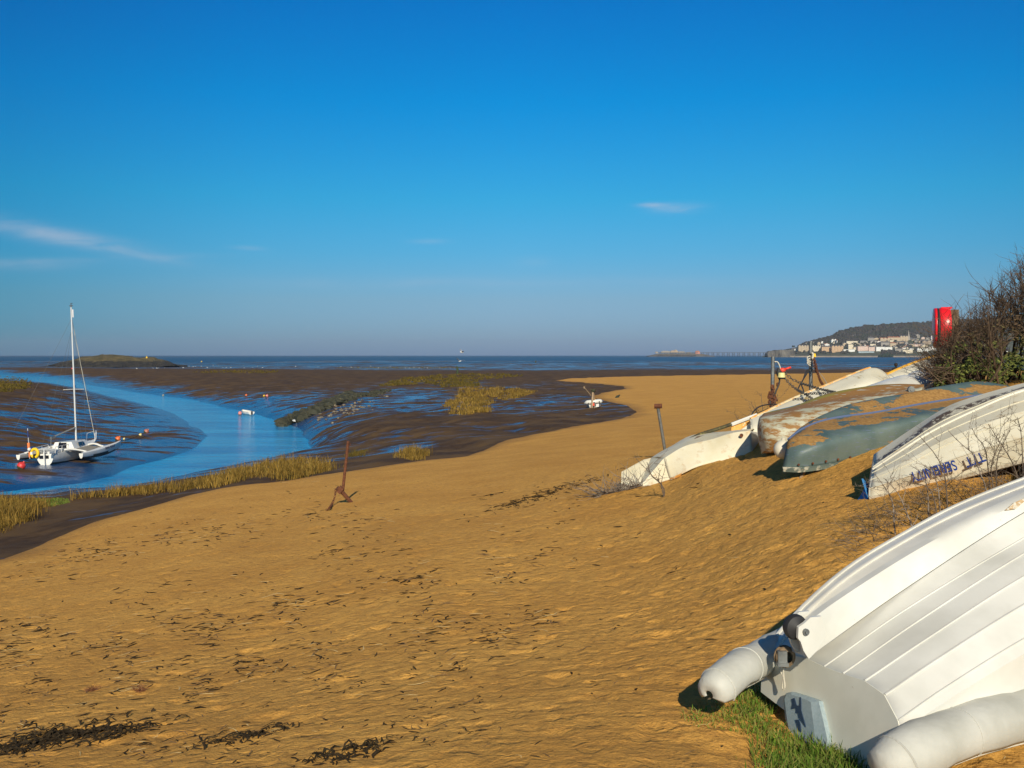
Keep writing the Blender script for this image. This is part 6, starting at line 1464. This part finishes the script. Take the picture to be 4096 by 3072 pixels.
def leafm(t, b):
    i = t.new('ShaderNodeNewGeometry').outputs['Random Per Island']; sp = t.new('ShaderNodeSeparateXYZ'); t.l.new(t.pos(), sp.inputs[0])
    c = t.ramp(i, (0, (.050, .030, .016)), (.3, (.10, .06, .03)), (.6, (.13, .085, .035)), (1, (.07, .045, .025)))
    g = t.ramp(i, (0, (.035, .06, .010)), (.5, (.09, .12, .020)), (1, (.20, .21, .04)))
    f = t.math('ADD', t.math('MULTIPLY', t.noise(t.pos(), 1.3, 4), 1.0), t.math('MULTIPLY', t.math('SUBTRACT', 8.3, sp.outputs[2]), .26))
    t.put(b.inputs['Base Color'], t.mix(t.ramp(f, (.55, 0), (.72, 1)), c, g)); b.inputs['Roughness'].default_value = .8
mb.build('leaves', material('bush_leaf', leafm), o, world=True)

# ================================================================ wrack and litter on the sand
kelp = mottled('dry_seaweed', (.020, .014, .008), (.050, .036, .020), 30, .95, bump=0, spec=.1)
straw = mottled('straw', (.50, .36, .14), (.66, .50, .24), 20, .9, bump=0)
brownb = mottled('brown_stalk', (.10, .06, .03), (.22, .13, .06), 20, .9, bump=0)
rg = random.Random(99)
def strand(mb, x, y, z, L, w, rg, lift=.02, ang=None, curl=.7):
    a = rg.uniform(0, 6.28) if ang is None else ang; k = 5; P = []; h0 = rg.uniform(0, lift)
    px_, py_ = x-math.cos(a)*L/2, y-math.sin(a)*L/2
    for i in range(k):
        P.append((px_, py_, z+.004+h0*math.sin(i/(k-1)*PI))); a += rg.gauss(0, curl); px_ += math.cos(a)*L/(k-1); py_ += math.sin(a)*L/(k-1)
    mb.tube(P, [w*q for q in (.4, 1, 1.1, .8, .3)], 4, caps=False, squash=.5)
def clump(mb, px, py, rx, ry, n, L, w, rg, lift=.03, slope=-.18):
    pts = [(px+rg.gauss(0, rx*.5), 0) for i in range(n)]; q = [(a, py+(a-px)*slope+rg.gauss(0, ry*.45)) for a, _ in pts]
    g0 = gpt(px, py); X = []; Yy = []
    for a, b in q:
        Y = g0[1]*(1+ (py-b)*F/1e6*g0[1]/max(.3, H-g0[2])*1.0*1.0) if False else (H-g0[2])*F/(b-HY); X.append((a-512)/F*Y); Yy.append(Y)
    Z = gza(np.array(X), np.array(Yy)); o_ = random.Random(int(px))
    for x, y, z in zip(X, Yy, Z): strand(mb, x, y, z, L*o_.uniform(.25, 1.3), w*o_.uniform(.35, 1.5), rg, lift*o_.random(), rg.gauss(.1, .9))
big = [((52,741,92,20,900,.15,.007),'long heap of black seaweed at the bottom left corner'),((122,735,50,13,170,.13,.006),'loose seaweed strands right of the black heap in the bottom left'),
 ((250,738,48,10,150,.13,.006),'curled line of seaweed near the bottom edge, left of centre'),((352,756,46,15,230,.11,.006),'dark seaweed patch cut by the bottom edge near the centre'),
 ((545,495,62,7,330,.22,.010),'long dark band of seaweed lying left of the half-buried wreck'),((496.6,494.4,16,2.5,40,.22,.011),'small dark seaweed patch left of the long band'),((518,503,22,2.5,50,.2,.008),'thin seaweed streak just below the long band'),
 ((366,687,18,6,26,.11,.006),'spidery seaweed tangle in the lower middle of the sand'),((326,658,13,8,26,.10,.006),'hooked seaweed tangle above the lower left middle'),((458,664,40,5,46,.13,.005),'long thin seaweed trail across the lower middle'),
 ((570,522,12,3,16,.16,.007),'small brown seaweed wisp below the wreck twigs'),((101,648,30,5,46,.13,.006),'seaweed streak in the left part of the sand'),((20.6,628,13,4,26,.15,.007),'dark seaweed tuft close to the left edge, upper one'),((19,659,11,4,22,.13,.007),'dark seaweed tuft close to the left edge, lower one'),
 ((326,555,14,3,20,.2,.008),'seaweed tuft on the upper middle sand below the rusty post'),((397,537,18,2.6,24,.2,.008),'seaweed flecks right of the tuft below the rusty post'),((360,541,20,2.5,24,.2,.008),'flat seaweed streak left of the flecks below the rusty post'),
 ((479,705,8,7,14,.10,.006),'forked seaweed sprig near the bottom centre'),((248,595,15,3,18,.15,.007),'seaweed sprig in the middle of the left sand'),((178,602,14,4,18,.15,.007),'seaweed sprig left of the middle of the left sand'),
 ((268,708,6,9,12,.10,.006),'upright looking dark sprig in the lower left sand'),((191,699,14,4,16,.11,.006),'short seaweed dash in the lower left sand'),((410,728,24,9,50,.11,.005),'mixed weed and stalks near the bottom centre'),((461,740,22,8,50,.11,.005),'mixed weed tuft right of the bottom centre stalks'),((341,552,12,2.6,20,.2,.007),'dark weed fleck touching the tuft below the rusty post')]
for args, lb in big:
    g = gpt(args[0], args[1]); o = thing('seaweed', lb, 'seaweed', g, group='clumps of seaweed on the sand'); mb = MB(); clump(mb, *args, rg, lift=.05 if args[4] > 90 else .02); mb.build('strands', kelp, o, world=True)
for px, py, lb in [(139, 691, 'ball of brown roots, the right one of two on the lower left sand'), (92, 691, 'flatter ball of brown roots, the left one of two on the lower left sand')]:
    g = gpt(px, py); o = thing('root_ball', lb, 'roots', g); mb = MB()
    for i in range(90): twig(mb, (g[0]+rg.gauss(0, .02), g[1]+rg.gauss(0, .02), g[2]+.012), (rg.gauss(0, 1), rg.gauss(0, .6), rg.uniform(0, .7)), .07, .0022, rg, 0, 3, False, .5)
    mb.build('roots', mottled('red_brown_root', (.14, .05, .02), (.24, .10, .04), 30, .9, bump=0), o, world=True)
# uncountable flecks: dark weed, brown stalks, straw
def flecks(name, label, n, mat, Lr, wr_, dens, seed):
    rg2 = np.random.default_rng(seed); rr = random.Random(seed); px = rg2.uniform(-5, 1000, n*4); py = 470+(rg2.random(n*4)**1.0)*300; d = dens(px, py); k = rg2.random(n*4) < d; px, py = px[k][:n], py[k][:n]
    X, Y, Z = LOOK(px, py); sdv = full_z(X, Y)[1]; k = sdv > .6; mb = MB()
    for x, y, z in zip(X[k], Y[k], Z[k]): s_ = min(1.5, .35+y/14); strand(mb, x, y, z+.004+.0006*y, rr.uniform(*Lr)*s_, rr.uniform(*wr_)*s_, rr, .008, rr.gauss(.15, .8), .35)
    tag(mb.build(name, mat), label, None, None, 'stuff')
LOOK = ground_map(-10, 1010, 468, 772, 40, 34)
def bands(px, py):
    v = .10+.55*np.exp(-((py-(735-.22*px))/26)**2)*(px < 560)+.5*np.exp(-((py-(655-.16*px+0*px))/24)**2)*(px < 560)+.8*np.exp(-((py-(560-.115*px))/11)**2)+.25*np.clip((420-px)/420, 0, 1)*np.clip((py-560)/60, 0, 1)
    v = v*.8*np.where(px > 620, .22, 1)*(py > 482-.0*px); return np.clip(v*np.clip(.2+1.9*vn(px*.024, py*.045, 8)+1.1*vn(px*.12, py*.18, 12), .05, 2.6), 0, 1)
flecks('seaweed_flecks', 'tiny dark weed flecks scattered in drift lines over the sand', 3600, kelp, (.04, .16), (.004, .010), bands, 1)
flecks('brown_stalks', 'thin brown plant stalks scattered over the sand', 1800, brownb, (.06, .24), (.0025, .005), bands, 2)
flecks('straw_litter', 'pale straw bits scattered over the sand', 620, straw, (.06, .26), (.0025, .005), bands, 3)
# single finds
for pts, r_, m, nm, lb, cat in [
  ([(549,668),(551,662),(555,660.5),(560,665),(564,664),(568,661),(568.5,663.5),(563,666.5),(557,664.5)], .006, kelp, 'strap', 'dark looped strap lying on open sand left of the big dinghy', 'strap'),
  ([(383,612.5),(400,609),(412,607),(419,606.5)], .007, brownb, 'stick', 'thin dark stick in the middle of the sand', 'stick'),
  ([(571,585.5),(576,583),(583,580.5)], .008, straw, 'reed', 'pale reed stem above the middle of the sand', 'reed'),
  ([(519,536.5),(527,532.5),(536,528)], .010, brownb, 'stick', 'dark stick on the sand below the long band of seaweed', 'stick'),
  ([(112,730),(125,727),(139,724.5)], .006, straw, 'reed', 'long pale straw stem beside the black seaweed heap', 'reed'),
  ([(488,739),(503,741),(516,750)], .005, brownb, 'stalk', 'curved brown stalk near the bottom edge centre', 'stalk')]:
    P = []
    for a, b in pts: g = gpt(a, b); P.append((g[0], g[1], g[2]+r_))
    o = thing(nm, lb, cat, P[0]); mb = MB(); mb.tube(catmull(P, 18), r_, 5, squash=.6); mb.build('strip' if nm == 'strap' else 'stem', m, o, world=True)
